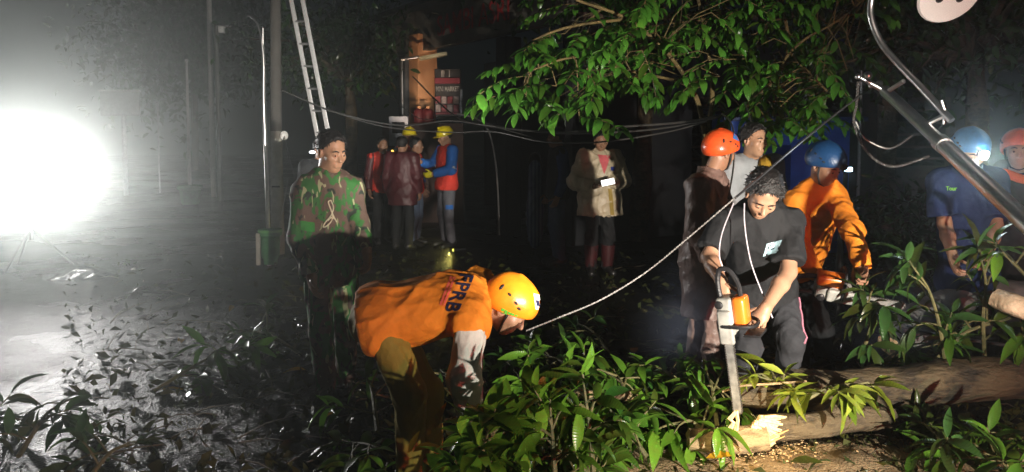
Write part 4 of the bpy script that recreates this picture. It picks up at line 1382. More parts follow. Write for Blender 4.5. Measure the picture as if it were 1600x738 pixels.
# ------------------------------------------------------------------ fallen street lamp of stainless pipe
def fallen_lamp():
    pa, pb = P(1383, 142, 4.6), P(1640, 382, 2.95)
    end = pb + (pb - pa) * .55
    root = empty('fallen_lamp_post', V((end.x, end.y, max(0, end.z))), 'fallen stainless steel lamp post slanting across the upper right with a hooked arm', 'street lamp')
    mid = pa.lerp(pb, .45)
    MB().tube([pa, mid], .034, 18).link('pole', STEEL, root)
    MB().tube([mid, pb, end], .040, 18).link('pole', STEEL, root)
    d = (pb - pa).normalized()
    MB().tube([mid - d * .03, mid + d * .03], .0445, 18).link('collar', STEEL, root)
    # finial balls
    for u, v, r in ((1341, 120, .020), (1356, 118, .026), (1374, 131, .022), (1361, 134, .016)):
        MB().ball(P(u, v, 4.62), r, 10).link('finial_ball', STEEL, root)
    MB().tube([P(1345, 122, 4.62), pa], [.012, .024], 10).link('finial_stem', STEEL, root)
    arm = bez([P(1487, 189, 3.95), P(1440, 138, 4.1), P(1400, 96, 4.22), P(1376, 66, 4.28), P(1362, 32, 4.3), P(1361, 4, 4.3), P(1372, -30, 4.25), P(1410, -58, 4.15), P(1450, -52, 4.05), P(1470, -30, 4.02)], 6)
    MB().tube(arm, .0185, 12).link('hooked_arm', STEEL, root)
    for (a, b) in (((1390, 141), (1412, 127)), ((1450, 193), (1474, 181))):
        MB().tube([P(a[0], a[1], 4.35 if a[0] < 1420 else 4.05), P(b[0], b[1], 4.2 if a[0] < 1420 else 4.0)], .013, 8).link('strut', STEEL, root)
    MB().tube([P(1471, 157, 3.98), P(1476, 172, 3.98), P(1474, 194, 4.0)], .007, 6).link('wire_tail', GREYM, root)
    # disc head
    c = P(1484, -9, 4.0)
    Mz = frame(z=V((.05, -.80, -.60)), x=V((1, 0, 0)))
    hd = MB().lathe([(.02, -.07), (.10, -.06), (.155, -.02), (.168, .0), (.160, .012), (.12, .016), (.02, .018)], c, Mz, n=28).link('lamp_head', WHITEP, root)
    for x in (-.055, .055):
        MB().ball(c + Mz @ V((x, -.02, .016)), .022, 8, sc=(1, 1, .4), rot=Mz).link('bulb_socket', BLACKP, hd)
    return root
fallen_lamp()

# ------------------------------------------------------------------ cables
CAB = mat('black_cable', (.03, .03, .032), .35, bump=.1)
GCAB = mat('grey_cable', (.09, .088, .085), .35, metal=.3, bump=.1)
def cable(label, pts, r, m=CAB, name='cable', n=6):
    b = MB(); b.tube(bez(pts, n), r, 6)
    o = b.link(name, m, loc=pts[0])
    return tag(o, label, 'cable')
def twisted(label, pts, r, turns, m=GCAB, name='cable'):
    c = bez(pts, 24)
    a, b2 = [], []
    L_ = len(c)
    for i, p in enumerate(c):
        t = (c[min(i + 1, L_ - 1)] - c[max(0, i - 1)]).normalized(); u = t.cross(V((0, 1, .2))).normalized(); w = t.cross(u)
        g = turns * 2 * math.pi * i / L_
        a.append(p + (u * math.cos(g) + w * math.sin(g)) * r * .8); b2.append(p - (u * math.cos(g) + w * math.sin(g)) * r * .8)
    mb = MB(); mb.tube(a, r * .72, 6); mb.tube(b2, r * .72, 6)
    o = mb.link(name, m, loc=pts[0])
    return tag(o, label, 'cable')
def row(pts): return [P(*p) for p in pts]
cable('upper black cable sagging from the utility pole past the mini market to the tree', row([(437, 140, 10.2), (520, 174, 10), (620, 196, 9.4), (700, 189, 9), (760, 196, 8.4), (860, 208, 7.8), (960, 207, 7.3), (1040, 200, 7), (1105, 188, 6.6), (1150, 172, 6.4)]), .010, GCAB)
cable('lower black cable sagging lowest in front of the phone man', row([(510, 172, 9.9), (600, 198, 9.3), (700, 207, 8.8), (770, 206, 8.2), (850, 222, 7.6), (940, 222, 7.2), (1040, 207, 6.9), (1105, 190, 6.55)]), .008, GCAB)
cable('middle black cable with a splice, running above the head of the phone man', row([(645, 120, 12), (690, 165, 10), (730, 190, 9), (800, 202, 8), (880, 207, 7.5), (965, 199, 7.2), (1060, 192, 6.9), (1120, 182, 6.5)]), .011, GCAB)
cable('thin wire running down from the left roof edge to the cable bundle', row([(560, 95, 13), (600, 140, 11.5), (655, 185, 10), (720, 180, 9), (780, 200, 8.3), (830, 214, 8)]), .006, GCAB)
cable('wire hooking down from the cable bundle to the road, right of the line worker', row([(715, 178, 8.9), (745, 186, 8.8), (763, 205, 8.8), (773, 245, 8.8), (778, 300, 8.8), (780, 367, 8.85)]), .011, GCAB)
cable('short hanging wire loop above the raincoat man', row([(1128, 178, 5.9), (1141, 190, 5.5), (1147, 215, 5.2), (1146, 260, 5.0), (1138, 310, 4.6)]), .006, GCAB)
cable('thin wire dropping beside the head of the man in the grey shirt', row([(1163, 160, 6.2), (1170, 178, 6.0), (1176, 200, 5.8)]), .006, GCAB)
twisted('pale twisted rope running from the orange helmet up to the sawyer in black', row([(822, 517, 3.5), (872, 497, 3.5), (940, 468, 3.5), (1010, 425, 3.55), (1075, 372, 3.5), (1150, 308, 3.45)]), .0032, 80, mat('wet_rope', (.20, .19, .18), .4, bump=.3), 'rope')
cable('thin dark cable rising from the end of the pale rope to the fallen lamp post', row([(1148, 310, 3.45), (1190, 275, 3.6), (1235, 236, 3.8), (1300, 183, 4.3), (1343, 150, 4.55)]), .006, CAB)
twisted('twisted cable hanging from the tip of the fallen lamp post and looping right', row([(1341, 128, 4.6), (1338, 165, 4.6), (1334, 190, 4.6), (1345, 222, 4.6), (1368, 250, 4.55), (1400, 260, 4.5), (1452, 244, 4.4)]), .0065, 22)
cable('thin cable loop inside the twisted cable below the fallen lamp post', row([(1337, 190, 4.62), (1350, 215, 4.62), (1380, 231, 4.6), (1400, 229, 4.6), (1425, 212, 4.6)]), .007, GCAB)
cable('long black cable lying across the branches behind the big trunk', row([(1330, 470, 4.6), (1400, 505, 4.5), (1460, 522, 4.4), (1540, 535, 4.3), (1640, 548, 4.2)]), .010, CAB)

# ------------------------------------------------------------------ fallen trunk and cut logs
BARK = bark_mat('wet_bark', (.020, .015, .009), (.105, .078, .040))
BARKL = bark_mat('pale_bark', (.07, .045, .022), (.34, .25, .13), .9)
CUTW = mat('fresh_cut_wood', (.72, .52, .27), .7, var=.2, nscale=30, bump=.9, bscale=70)
def log(label, pts, rads, m, name='log', knots=(), cutL=True, cutR=True, seed=0, bite=None):
    from mathutils import noise
    c = bez(pts, 18); n = len(c); k = 30
    rr = np.interp(np.linspace(0, 1, n), np.linspace(0, 1, len(rads)), rads)
    root = empty(name, V((pts[0].x, pts[0].y, max(0, pts[0].z - rads[0]))), label, 'log')
    vs, fs = [], []
    a = V((0, 0, 1))
    ends = []
    for i, p in enumerate(c):
        t = (c[min(i + 1, n - 1)] - c[max(0, i - 1)]).normalized(); u = (a - t * a.dot(t)).normalized(); w = t.cross(u)
        for j in range(k):
            g = 2 * math.pi * j / k
            d = u * math.cos(g) + w * math.sin(g)
            r = rr[i] * (1 + .16 * noise.noise(p * 5 + d * 1.1 + V((seed, 0, 0))) + .09 * noise.noise(p * 13 + d * 3) + .05 * noise.noise(p * 40 + d * 9))
            for (ti, gk, amp) in knots:
                r += rr[i] * amp * math.exp(-((i / n - ti) * 14) ** 2 - ((math.cos(g - gk) - 1) * 4) ** 2)
            vs.append(p + d * r)
        if i in (0, n - 1): ends.append((p, t, u, w))
    for i in range(n - 1):
        for j in range(k):
            j2 = (j + 1) % k
            fs.append((i * k + j, i * k + j2, (i + 1) * k + j2, (i + 1) * k + j))
    mb = MB(); mb.add(vs, fs); mb.link('bark', m, root)
    for e, (p, t, u, w) in enumerate(ends):
        if not (cutL, cutR)[e]: continue
        base = 0 if e == 0 else (n - 1) * k
        s_ = -1 if e == 0 else 1
        ring = [vs[base + j] for j in range(k)]
        v2 = list(ring); f2 = []
        for q in (.75, .45, .15):
            for j in range(k): v2.append(p + (ring[j] - p) * q + t * s_ * (.006 + .012 * noise.noise(ring[j] * 20 + V((q * 7, 0, 0)))))
        for q in range(3):
            for j in range(k):
                j2 = (j + 1) % k; f2.append((q * k + j, q * k + j2, (q + 1) * k + j2, (q + 1) * k + j))
        f2.append(tuple(3 * k + j for j in range(k)))
        b = MB(); b.add(v2, f2); b.link('cut_face', CUTW, root)
    return root
def spl(root, pts, w, m=CUTW, name='splinter'):
    b = MB(); b.tube(pts, w, 5); return b.link(name, m, root, smooth=False)

log('thick brown fallen trunk lying across the right behind the yellow-lit leaves', row([(1150, 612, 3.95), (1270, 612, 4.0), (1400, 605, 4.05), (1520, 592, 4.1), (1720, 578, 4.2)]), [.08, .10, .115, .12, .125], BARK, 'fallen_log', knots=((.2, 0, .3), (.62, 1.2, .15)), cutL=True, cutR=False, seed=3)
lg = log('shorter sawn log with bright cut end lit yellow by a torch, left of the split', row([(1076, 686, 3.62), (1130, 690, 3.60), (1196, 684, 3.60)]), [.052, .062, .066], BARKL, seed=7)
spl(lg, row([(1140, 672, 3.56), (1146, 660, 3.55), (1140, 655, 3.55), (1150, 643, 3.55)]), [.014, .010, .013, .008])
spl(lg, row([(1150, 672, 3.57), (1153, 657, 3.55), (1150, 642, 3.55)]), [.012, .008, .010])
lg = log('longer greenish log running right from the split beneath the bright leaves', row([(1200, 668, 3.66), (1270, 664, 3.68), (1330, 655, 3.74), (1392, 652, 3.80)]), [.066, .066, .062, .055], BARK, seed=9, knots=((.55, 5.6, .5),), cutL=False)
# the torn wedge of fresh wood at the split
m = MB()
A0 = row([(1178, 664, 3.57), (1187, 652, 3.60), (1237, 650, 3.66), (1222, 668, 3.58), (1208, 686, 3.55), (1190, 678, 3.53)])
rw = random.Random(4)
for i in range(30):
    t = i / 29
    ju = rw.uniform(-5, 5)
    a = P(1176 + 14 * t + ju, 668 - 16 * t + rw.uniform(-1, 1), 3.575 + .03 * t + rw.uniform(-.012, .006))
    e = P(1214 + 24 * t + rw.uniform(-14, 6), 684 - 32 * t + rw.uniform(-1.5, 1.5), 3.57 + .09 * t)
    w = rw.uniform(.005, .010)
    m.tube([a, a.lerp(e, .35) + V((0, rw.uniform(-.006, .006), rw.uniform(0, .008))), a.lerp(e, .75), e], [w, w * 1.2, w * .8, w * .2], 5)
for (u, v, Y, r_) in ((1196, 684, 3.625, .05), (1205, 674, 3.64, .05)):
    m.ball(P(u, v, Y), r_, 8)
m.link('cut_face', CUTW, lg, smooth=False)
for a, b, w in (((1186, 692), (1232, 672), .012), ((1180, 700), (1226, 682), .010), ((1190, 686), (1222, 676), .008)):
    spl(lg, [P(*a, 3.56), P(*b, 3.60)], [w, w * .25], mat('split_wood', (.50, .28, .10), .7, var=.3))
log('broken pale limb poking in at the right edge with torn white wood', row([(1555, 466, 3.9), (1590, 480, 3.8), (1660, 505, 3.7)]), [.05, .055, .06], mat('torn_wood', (.55, .42, .28), .6, var=.4, nscale=12, bump=.6), seed=12)
log('grey smooth limb arching through the smoke behind the big trunk', row([(1395, 545, 4.6), (1440, 500, 4.7), (1500, 468, 4.8), (1570, 462, 4.8), (1660, 470, 4.8)]), [.10, .11, .11, .10, .10], mat('grey_bark', (.15, .15, .145), .6, var=.35, nscale=7, bump=.6, bscale=30), seed=15)
for lab, pts, r in (('small sawn stub with pale end in the left of the leaf pile', [(898, 612, 3.75), (912, 616, 3.7), (938, 622, 3.8)], .024),
                    ('small sawn stub with pale end in the middle of the leaf pile', [(948, 618, 3.7), (962, 614, 3.75), (990, 622, 3.85)], .030)):
    log(lab, row(pts), [r, r, r], BARKL, seed=17)
b = MB(); b.tube(bez(row([(1128, 612, 3.66), (1160, 603, 3.66), (1205, 600, 3.68), (1260, 596, 3.7)]), 5), [.006] * 16, 6)
tag(b.link('stick', BARKL, loc=P(1128, 612, 3.66)), 'thin straight stick lying under the tip of the upright chainsaw', 'stick')

# small things
def puddle_lump():
    c = G(134, 432); mb = MB()
    from mathutils import noise
    n = 14
    vs = [V((c.x + (i / n - .5) * .75, c.y + (j / n - .5) * .5, max(-.01, .12 * (1 - ((i / n - .5) * 2) ** 2) * (1 - ((j / n - .5) * 2) ** 2) + .03 * noise.noise((i * .6, j * .6, 2)) - .01))) for j in range(n + 1) for i in range(n + 1)]
    fs = [(j * (n + 1) + i, j * (n + 1) + i + 1, (j + 1) * (n + 1) + i + 1, (j + 1) * (n + 1) + i) for j in range(n) for i in range(n)]
    mb.add(vs, fs)
    o = mb.link('plastic_sheet', mat('crumpled_plastic', (.03, .03, .033), .12, bump=.9, bscale=14), loc=c)
    tag(o, 'crumpled wet dark plastic sheet glinting on the road at left', 'plastic sheet')
puddle_lump()
for i, (u, lab) in enumerate(((655, 'left dark red round container on the ledge under the orange pillar'), (669, 'right dark red round container on the ledge under the orange pillar'))):
    c = P(u, 192, 14.0)
    root = empty('container', c, lab, 'container', 'dark red containers')
    MB().lathe([(.09, 0), (.11, .03), (.11, .2), (.08, .25), (.03, .27)], c, n=14).link('drum', mat('dark_red_plastic', (.14, .015, .02), .5), root)
    MB().lathe([(.035, .26), (.04, .275), (.04, .31), (.03, .315)], c, n=10).link('cap', ORANGE_P, root)
c = P(662, 196, 14.0)
root = empty('ledge', V((c.x, c.y, 0)), 'low dark brick ledge carrying the two red containers', 'wall')
MB().box((c.x, c.y, P(662, 193, 14).z / 2), (1.5, .35, P(662, 193, 14).z), bev=.01).link('wall_body', mat('dark_brick', (.10, .06, .05), .8), root)
# electricity box & pale cabinet
c = P(624, 205, 13.2)
root = empty('meter_box', V((c.x, c.y, 0)), 'pale grey meter box on a post above the yellow hard hats', 'meter box')
MB().box(c, (.34, .2, .52), bev=.02).link('box', mat('meter_grey', (.26, .28, .33), .5, var=.3), root)
MB().box(c + V((0, -.105, .06)), (.22, .01, .2), bev=.003).link('window', MATS['dark_glass'], root)
MB().tube([(c.x, c.y, 0), (c.x, c.y, c.z - .26)], .05, 8).link('post', GREYM, root)
c = P(958, 188, 12.8)
root = empty('poster_board', V((c.x, c.y, 0)), 'small pale notice board on a post above the phone man', 'notice board')
MB().box(c, (.34, .05, .38), bev=.01).link('board', mat('notice_pale', (.30, .34, .34), .6, var=.45, nscale=6), root)
MB().box(c + V((.1, -.03, .04)), (.13, .012, .22), bev=.003).link('sheet', mat('notice_sheet', (.5, .5, .36), .6, var=.3), root)
MB().tube([(c.x, c.y + .04, 0), (c.x, c.y + .04, c.z - .19)], .03, 8).link('post', GREYM, root)
c = P(836, 264, 10.6)
root = empty('motorbike_cover', V((c.x, c.y, 0)), 'tall blue striped bag standing beside the dark bystander', 'bag')
F = Field((c.x - .4, c.y - .4, -.05), (c.x + .4, c.y + .4, 1.4), .02)
F.ell((c.x, c.y, 1.05), (.10, .09, .24), k=0); F.ell((c.x, c.y, .5), (.13, .10, .5), k=.1); F.folds(.012, 5); F.cut((0, 0, 0), (0, 0, -1))
root.name = 'striped_bag'
def stripes():
    m, t, b = nodes_of('blue_stripes'); N, L = t.nodes.new, t.links.new
    tc = N('ShaderNodeTexCoord'); w = N('ShaderNodeTexWave'); w.inputs['Scale'].default_value = 6; w.inputs['Distortion'].default_value = .6; L(tc.outputs['Object'], w.inputs['Vector'])
    cr = N('ShaderNodeValToRGB'); cr.color_ramp.elements[0].color = (.02, .04, .12, 1); cr.color_ramp.elements[1].color = (.10, .15, .22, 1); cr.color_ramp.elements[0].position = .45; cr.color_ramp.elements[1].position = .55
    L(w.outputs['Fac'], cr.inputs['Fac']); L(cr.outputs['Color'], b.inputs['Base Color']); return m
m = MB(); F.to(m); m.link('sack', stripes(), root)
m = MB(); m.tube(bez([(c.x - .09, c.y, 1.2), (c.x - .05, c.y - .02, 1.36), (c.x + .05, c.y - .02, 1.36), (c.x + .09, c.y, 1.2)], 5), .014, 6); m.link('handle', BLACKP, root)
# made-up torch shape standing in for a yellow light patch on the road
c = G(708, 391, .03)
root = empty('torch', V((c.x, c.y, 0)), 'small made-up torch standing in for a yellow patch of light on the wet road', 'torch')
MB().tube([c + V((.03, 0, 0)), c + V((.16, .05, 0)), c + V((.17, .055, 0))], [.022, .018, .014], 10).link('barrel', BLACKP, root)
MB().lathe([(.024, 0), (.030, .02), (.030, .03)], c + V((.035, .002, 0)), frame(z=V((-.93, -.36, 0)), x=V((0, 0, 1))), n=12).link('head', BLACKP, root)
MB().ball(c, .026, 8, sc=(.5, 1, .8)).link('lens', emis('light_patch_yellow', (1, .85, .05), 2.2), root)
spot('light_patch_beam', c + V((-.03, -.01, .01)), c + V((-.5, -.3, -.10)), 9, 130, .6, .01, (1, .85, .2))
# second lamp seen behind the sawyer
c = P(1326, 265, 6.2)
root = empty('head_torch', V((c.x, c.y, c.z)), 'small blue-white head torch shining in the dark right of the blue helmet', 'torch')
MB().box(c + V((0, .03, 0)), (.08, .04, .05), bev=.01).link('case', BLACKP, root)
MB().box(c, (.06, .012, .035), bev=.005).link('lens', emis('head_torch_lens', (.55, .8, 1), 14), root)
spot('hut_fill_beam', c + V((-.06, .03, .02)), P(1222, 212, 10.2), 70, 46, .8, .02, (.75, .85, 1.0))  # fill added to brighten the blue hut, the torch itself faces forward
MB().tube([c + V((0, .05, -.02)), c + V((0, .12, -.75)), c + V((0, .12, -c.z))], [.02, .03, .03], 8).link('stand', BLACKP, root)
# ------------------------------------------------------------------ leaves
def leaf_mesh(name, m, w=.14, droop=.25, fold=.35, n=6, wavy=0.0, oval=False):
    vs, fs = [], []
    for i in range(n + 1):
        t = i / n
        if oval: ww = w * math.sin(math.pi * min(1, t * .96 + .03)) ** .75
        else: ww = w * (math.sin(math.pi * t ** .85) ** .9 + .02)
        if i == n: ww = .004
        z = -droop * t * t + .05 * math.sin(t * 3)
        y = t * (1 - .18 * droop * t)
        e = wavy * math.sin(t * 17)
        vs += [(-ww, y, z + ww * fold + e), (0, y, z), (ww, y, z + ww * fold - e * .7)]
    for i in range(n):
        a = i * 3
        fs += [(a, a + 1, a + 4, a + 3), (a + 1, a + 2, a + 5, a + 4)]
    me = bpy.data.meshes.new(name)
    me.from_pydata(vs, [], fs)
    me.polygons.foreach_set('use_smooth', [True] * len(fs))
    me.materials.append(m)
    return me
GR = leaf_mat('mango_leaf', (.022, .080, .012), (.10, .23, .022))
GRB = leaf_mat('young_leaf', (.06, .17, .015), (.16, .33, .03), .4)
GRY = leaf_mat('yellow_green_leaf', (.10, .16, .015), (.30, .36, .05), .35)
GRD = leaf_mat('dark_leaf', (.015, .05, .012), (.05, .12, .03))
GRT = leaf_mat('tree_leaf', (.028, .13, .016), (.10, .30, .035), .35)
YEL = leaf_mat('fallen_yellow_leaf', (.35, .20, .015), (.55, .30, .02), .25)
def variants(name, m, oval=False):
    return [leaf_mesh(name, m, w, d, f, wavy=wv, oval=oval) for (w, d, f, wv) in
            ([(.13, .15, .3, .006), (.14, .35, .45, .01), (.12, .55, .4, .012), (.15, .25, .2, .015), (.125, .05, .5, .008)] if not oval else
             [(.20, .12, .2, .01), (.18, .3, .35, .01), (.21, .45, .25, .015), (.17, .05, .4, .01)])]
LV = {m.name: variants('leaf', m) for m in (GR, GRB, GRY, GRD, YEL)}
LO = {m.name: variants('leaf', m, True) for m in (GRT, GRD)}
TWIG = bark_mat('green_twig', (.05, .06, .02), (.14, .13, .05), .4)

def leaf_matrix(p, d, roll, ln, up=V((0, 0, 1))):
    d = d.normalized()
    z = up - d * up.dot(d)
    if z.length < .05: z = d.orthogonal()
    z.normalize(); x = d.cross(z)
    q = Quaternion(d, roll)
    x = q @ x; z = q @ z
    M = Matrix((x * ln, d * ln, z * ln)).transposed().to_4x4()
    M.translation = p
    return M
def leaf_obj(me, M, parent):
    o = bpy.data.objects.new('leaf', me)
    C.objects.link(o)
    o.parent = parent
    M = M.copy(); M.translation = M.translation - V(parent_loc(parent))
    o.matrix_basis = M
    return o
NLEAF = 0
def branch(label, pts, twigs, per, ln, m, seed, r0=.014, spread=1.0, rise=.35, tl=(.12, .30), zmin=.03, cat='branch', group=None, droop=.35, t0=.1, name='mango_branch', lv=None, tilt=0):
    """a felled leafy branch: stem with side twigs, each ending in a whorl of long leaves"""
    global NLEAF
    r = random.Random(seed)
    pts = [V(p) for p in pts]
    c = bez(pts, 6)
    base = V(pts[0])
    root = empty(name, base, label, cat, group)
    mb = MB()
    n = len(c)
    mb.tube(c, [r0 * (1 - .7 * i / (n - 1)) for i in range(n)], 7)
    leaves = []
    for k in range(twigs):
        t = t0 + (1 - t0) * (k + r.random()) / twigs if k < twigs - 1 else 1.0
        i = min(n - 2, int(t * (n - 1)))
        p = c[i].lerp(c[i + 1], t * (n - 1) - i) if t < 1 else c[-1]
        ax = (c[i + 1] - c[i]).normalized()
        d = V((r.gauss(0, 1), r.gauss(0, 1), r.gauss(0, .6) + rise)).normalized()
        d = (d * spread + ax * .6).normalized()
        L_ = r.uniform(*tl)
        if t >= 1: d = ax; L_ = .06
        q = p + d * L_ + V((0, 0, -.02))
        q.z = max(q.z, zmin + .03)
        mb.tube([p, p.lerp(q, .5) + V((0, 0, .015)), q], [.006, .005, .0035], 5)
        dd = (q - p).normalized()
        u = dd.orthogonal().normalized(); w = dd.cross(u)
        np_ = max(4, int(per * r.uniform(.7, 1.25)))
        for j in range(np_):
            g = j * 2.4 + r.uniform(-.3, .3)
            tip = j / np_
            cone = r.uniform(.45, 1.3)
            ld = dd * math.cos(cone) + (u * math.cos(g) + w * math.sin(g)) * math.sin(cone) + V((0, 0, -droop * r.uniform(.3, 1.3)))
            ld.normalize()
            pp = q - dd * L_ * .45 * tip
            l = ln * r.uniform(.5, 1.22)
            end = pp.z + ld.z * l
            if end < zmin: ld.z = (zmin - pp.z) / l * .6; ld.normalize()
            leaves.append((pp, ld, r.gauss(0, .45), l, r.randrange(5)))
    mb.link('stem', TWIG if r0 < .03 else BARK, root)
    vs = (lv or LV)[m.name]
    for (p, d, ro, l, k) in leaves:
        leaf_obj(vs[k % len(vs)], leaf_matrix(p, d, ro, l), root)
    NLEAF += len(leaves)
    return root

def spread_branch(label, u0, v0, u1, v1, h0, h1, twigs, per, ln, m, seed, **k):
    """from the ground pixel (u0,v0) raised h0 to the ground pixel (u1,v1) raised h1"""
    a = G(u0, v0); b = G(u1, v1); h0 *= .7; h1 *= .62; k.setdefault('rise', .16); k.setdefault('droop', .45)
    mid = a.lerp(b, .5) + V((0, 0, (h0 + h1) / 2 + .06))
    return branch(label, [a + V((0, 0, h0)), mid, b + V((0, 0, h1))], twigs, per, ln, m, seed, **k)

# the pile of felled mango branches, from the bent man to the sawyer
sb = spread_branch
sb('bushy branch with big leaves right below the orange helmet', 860, 690, 800, 640, .12, .30, 9, 9, .17, GR, 1)
sb('dark branch at the back of the pile beside the pale rope', 930, 640, 850, 590, .10, .26, 9, 8, .16, GR, 2)
sb('branch with upright leaf tips in the middle of the leaf pile', 990, 690, 960, 650, .12, .42, 10, 9, .19, GR, 3)
sb('leafy branch reaching left from the sawn stubs', 960, 700, 890, 720, .10, .28, 9, 9, .18, GR, 4)
sb('branch with long hanging leaves at the bottom centre of the picture', 1010, 760, 950, 740, .20, .34, 9, 9, .19, GR, 5, droop=.7)
sb('leafy branch just left of the short sawn log', 1110, 715, 1050, 720, .12, .30, 8, 8, .20, GRB, 6, droop=.6)
sb('drooping branch in front of the pile at the bottom edge', 920, 780, 860, 765, .16, .26, 8, 8, .18, GR, 7, droop=.6)
sb('branch of dark leaves behind the sawn stubs', 1080, 650, 1010, 620, .10, .34, 10, 8, .17, GR, 8)
sb('upright leafy shoot left of the chainsaw bar', 1120, 690, 1104, 660, .12, .45, 7, 8, .19, GR, 9)
sb('low branch of glossy leaves behind the bent man arm', 800, 620, 870, 560, .06, .16, 8, 7, .17, GRD, 10)
sb('thin branch between the pile and the sawyer legs', 1120, 620, 1060, 580, .05, .22, 8, 7, .17, GRD, 12)
sb('small leafy branch in the dark beyond the rope', 960, 570, 900, 520, .04, .14, 8, 7, .17, GRD, 13)
branch('bright out-of-focus young leaves nearest the camera below the bent man', [P(745, 770, 2.75), P(750, 715, 2.75), P(775, 672, 2.78)], 16, 9, .155, GRB, 14, tl=(.06, .19), droop=.15, spread=1.2, name='leafy_shoot', lv={'young_leaf': variants('leaf', GRB, True)})
branch('small bright shoot beside the nearest young leaves', [P(800, 770, 2.9), P(805, 720, 2.9), P(800, 690, 2.9)], 8, 8, .13, GRB, 15, tl=(.05, .12), droop=.2, name='leafy_shoot', lv={'young_leaf': variants('leaf', GRB, True)})
branch('near bright shoot added in front of the leaf pile to shade the soldier legs', [P(870, 790, 2.75), P(864, 700, 2.78), P(860, 640, 2.8)], 12, 8, .15, GRB, 36, tl=(.06, .18), droop=.3, spread=1.1, name='leafy_shoot')  # added shoot, blocks the low front light from the soldier's legs
branch('near dark shoot with drooping tips added at the bottom edge to shade the soldier', [P(930, 790, 2.8), P(922, 680, 2.82), P(912, 600, 2.84)], 13, 8, .15, GR, 37, tl=(.06, .16), droop=.4, spread=1.1, name='leafy_shoot')  # second added shoot, keeps the front light off the soldier's legs
# on and around the trunk, right
branch('yellow-green leaf cluster lit by the torch on the fallen trunk', [P(1262, 622, 3.68), P(1300, 604, 3.66), P(1345, 600, 3.62)], 7, 9, .175, GRY, 16, tl=(.05, .14), droop=.3)
branch('curled leaves lying on the trunk in front of the sawyer boots', [P(1240, 622, 3.74), P(1220, 600, 3.74), P(1190, 590, 3.74)], 5, 6, .16, GRY, 17, tl=(.05, .12), droop=.3)
sb('dark leafy branch filling the bottom right corner', 1600, 800, 1520, 755, .12, .25, 11, 9, .19, GR, 18, droop=.5)
sb('leaves hanging in front of the trunk at the right edge', 1640, 760, 1580, 730, .10, .25, 9, 9, .19, GR, 19, droop=.5)
sb('low dark branch at the bottom between soil and corner', 1480, 770, 1450, 700, .08, .22, 8, 8, .18, GRD, 20, droop=.5)
branch('glossy hanging leaves in the smoke right of the second chainsaw', [P(1345, 560, 4.4), P(1362, 500, 4.35), P(1350, 460, 4.3)], 8, 7, .19, GRD, 21, droop=.7, tl=(.1, .25))
branch('tall leafy branch standing before the man in the navy shirt', [P(1480, 600, 4.2), P(1470, 520, 4.1), P(1452, 455, 4.05), P(1425, 415, 4.0)], 8, 6, .18, GRD, 22, droop=.6, tl=(.1, .22))
branch('leafy branch curving over the navy shirt to the right edge', [P(1540, 590, 4.2), P(1536, 500, 4.1), P(1540, 440, 4.05), P(1530, 395, 4.0)], 8, 6, .18, GRD, 23, droop=.5, tl=(.1, .24))
branch('branch with light green leaves under the broken limb', [P(1440, 590, 4.2), P(1500, 525, 4.15), P(1570, 500, 4.1), P(1610, 490, 4.05)], 11, 8, .18, GR, 24, droop=.5, tl=(.08, .2))
branch('leaves behind the fallen trunk below the grey limb', [P(1330, 585, 4.5), P(1400, 560, 4.5), P(1480, 550, 4.5)], 9, 8, .18, GR, 25, droop=.5)
branch('green stalk with sparse leaves at the right edge', [P(1622, 450, 3.9), P(1592, 420, 3.9), P(1573, 402, 3.9)], 3, 5, .18, GRB, 26, droop=.4, r0=.012)
# left and middle foreground
sb('silhouetted leafy branch against the glare at lower left', 30, 730, 115, 665, .08, .26, 8, 6, .18, GRD, 27, droop=.4, tl=(.08, .2))
sb('silhouetted leaves at the left picture edge', -60, 740, 10, 680, .06, .15, 5, 6, .18, GRD, 28, droop=.3)
sb('dark leafy branch at the bottom left of the picture', 130, 770, 215, 715, .04, .12, 7, 6, .17, GRD, 29, droop=.3)
sb('green branch lying on the wet road left of the soldier', 240, 620, 400, 560, .05, .14, 10, 7, .20, GR, 30, rise=.1)
sb('dim leaves at the bottom edge left of the bent man', 640, 770, 540, 720, .08, .16, 8, 7, .18, GR, 32)
sb('upright pair of leaves between the soldier and the bent man', 590, 690, 575, 640, .08, .30, 5, 6, .18, GR, 33, droop=.1)
sb('dark branch on the ground behind the bent man legs', 720, 650, 690, 600, .04, .14, 8, 7, .17, GRD, 34)
sb('low dark branch on the road behind the soldier legs', 470, 560, 380, 530, .04, .10, 9, 6, .17, GRD, 35)
# single yellow leaves
def one_leaf(label, p, d, ln, roll, m=YEL, k=0):
    o = bpy.data.objects.new('fallen_leaf', LV[m.name][k]); C.objects.link(o)
    o.matrix_basis = leaf_matrix(p, V(d), roll, ln)
    tag(o, label, 'leaf')
one_leaf('yellow leaf standing against the trouser leg of the bent man, left one', P(638, 708, 3.0), (.12, .05, .25), .10, .9)
one_leaf('yellow leaf spreading right at the foot of the bent man', P(645, 706, 3.0), (.25, .02, .10), .12, .5, k=1)
one_leaf('curved yellow leaf highest against the shin of the bent man', P(678, 672, 3.05), (.08, .02, .24), .12, 1.1, k=2)
for i, (u, v, lab) in enumerate(((248, 611, 'orange leaf on the road under the lying green branch'), (283, 536, 'orange leaf on the road beyond the lying branch'), (526, 646, 'orange leaf at the feet of the soldier'),
                                 (552, 600, 'orange leaf just behind the heel of the soldier'), (358, 487, 'small orange leaf far out on the wet road'), (478, 578, 'orange leaf left of the soldier boots'))):
    g = G(u, v, .03); one_leaf(lab, g, (math.cos(i * 2), math.sin(i * 2), .15), .17, .4 * (i % 3), k=i % 5)
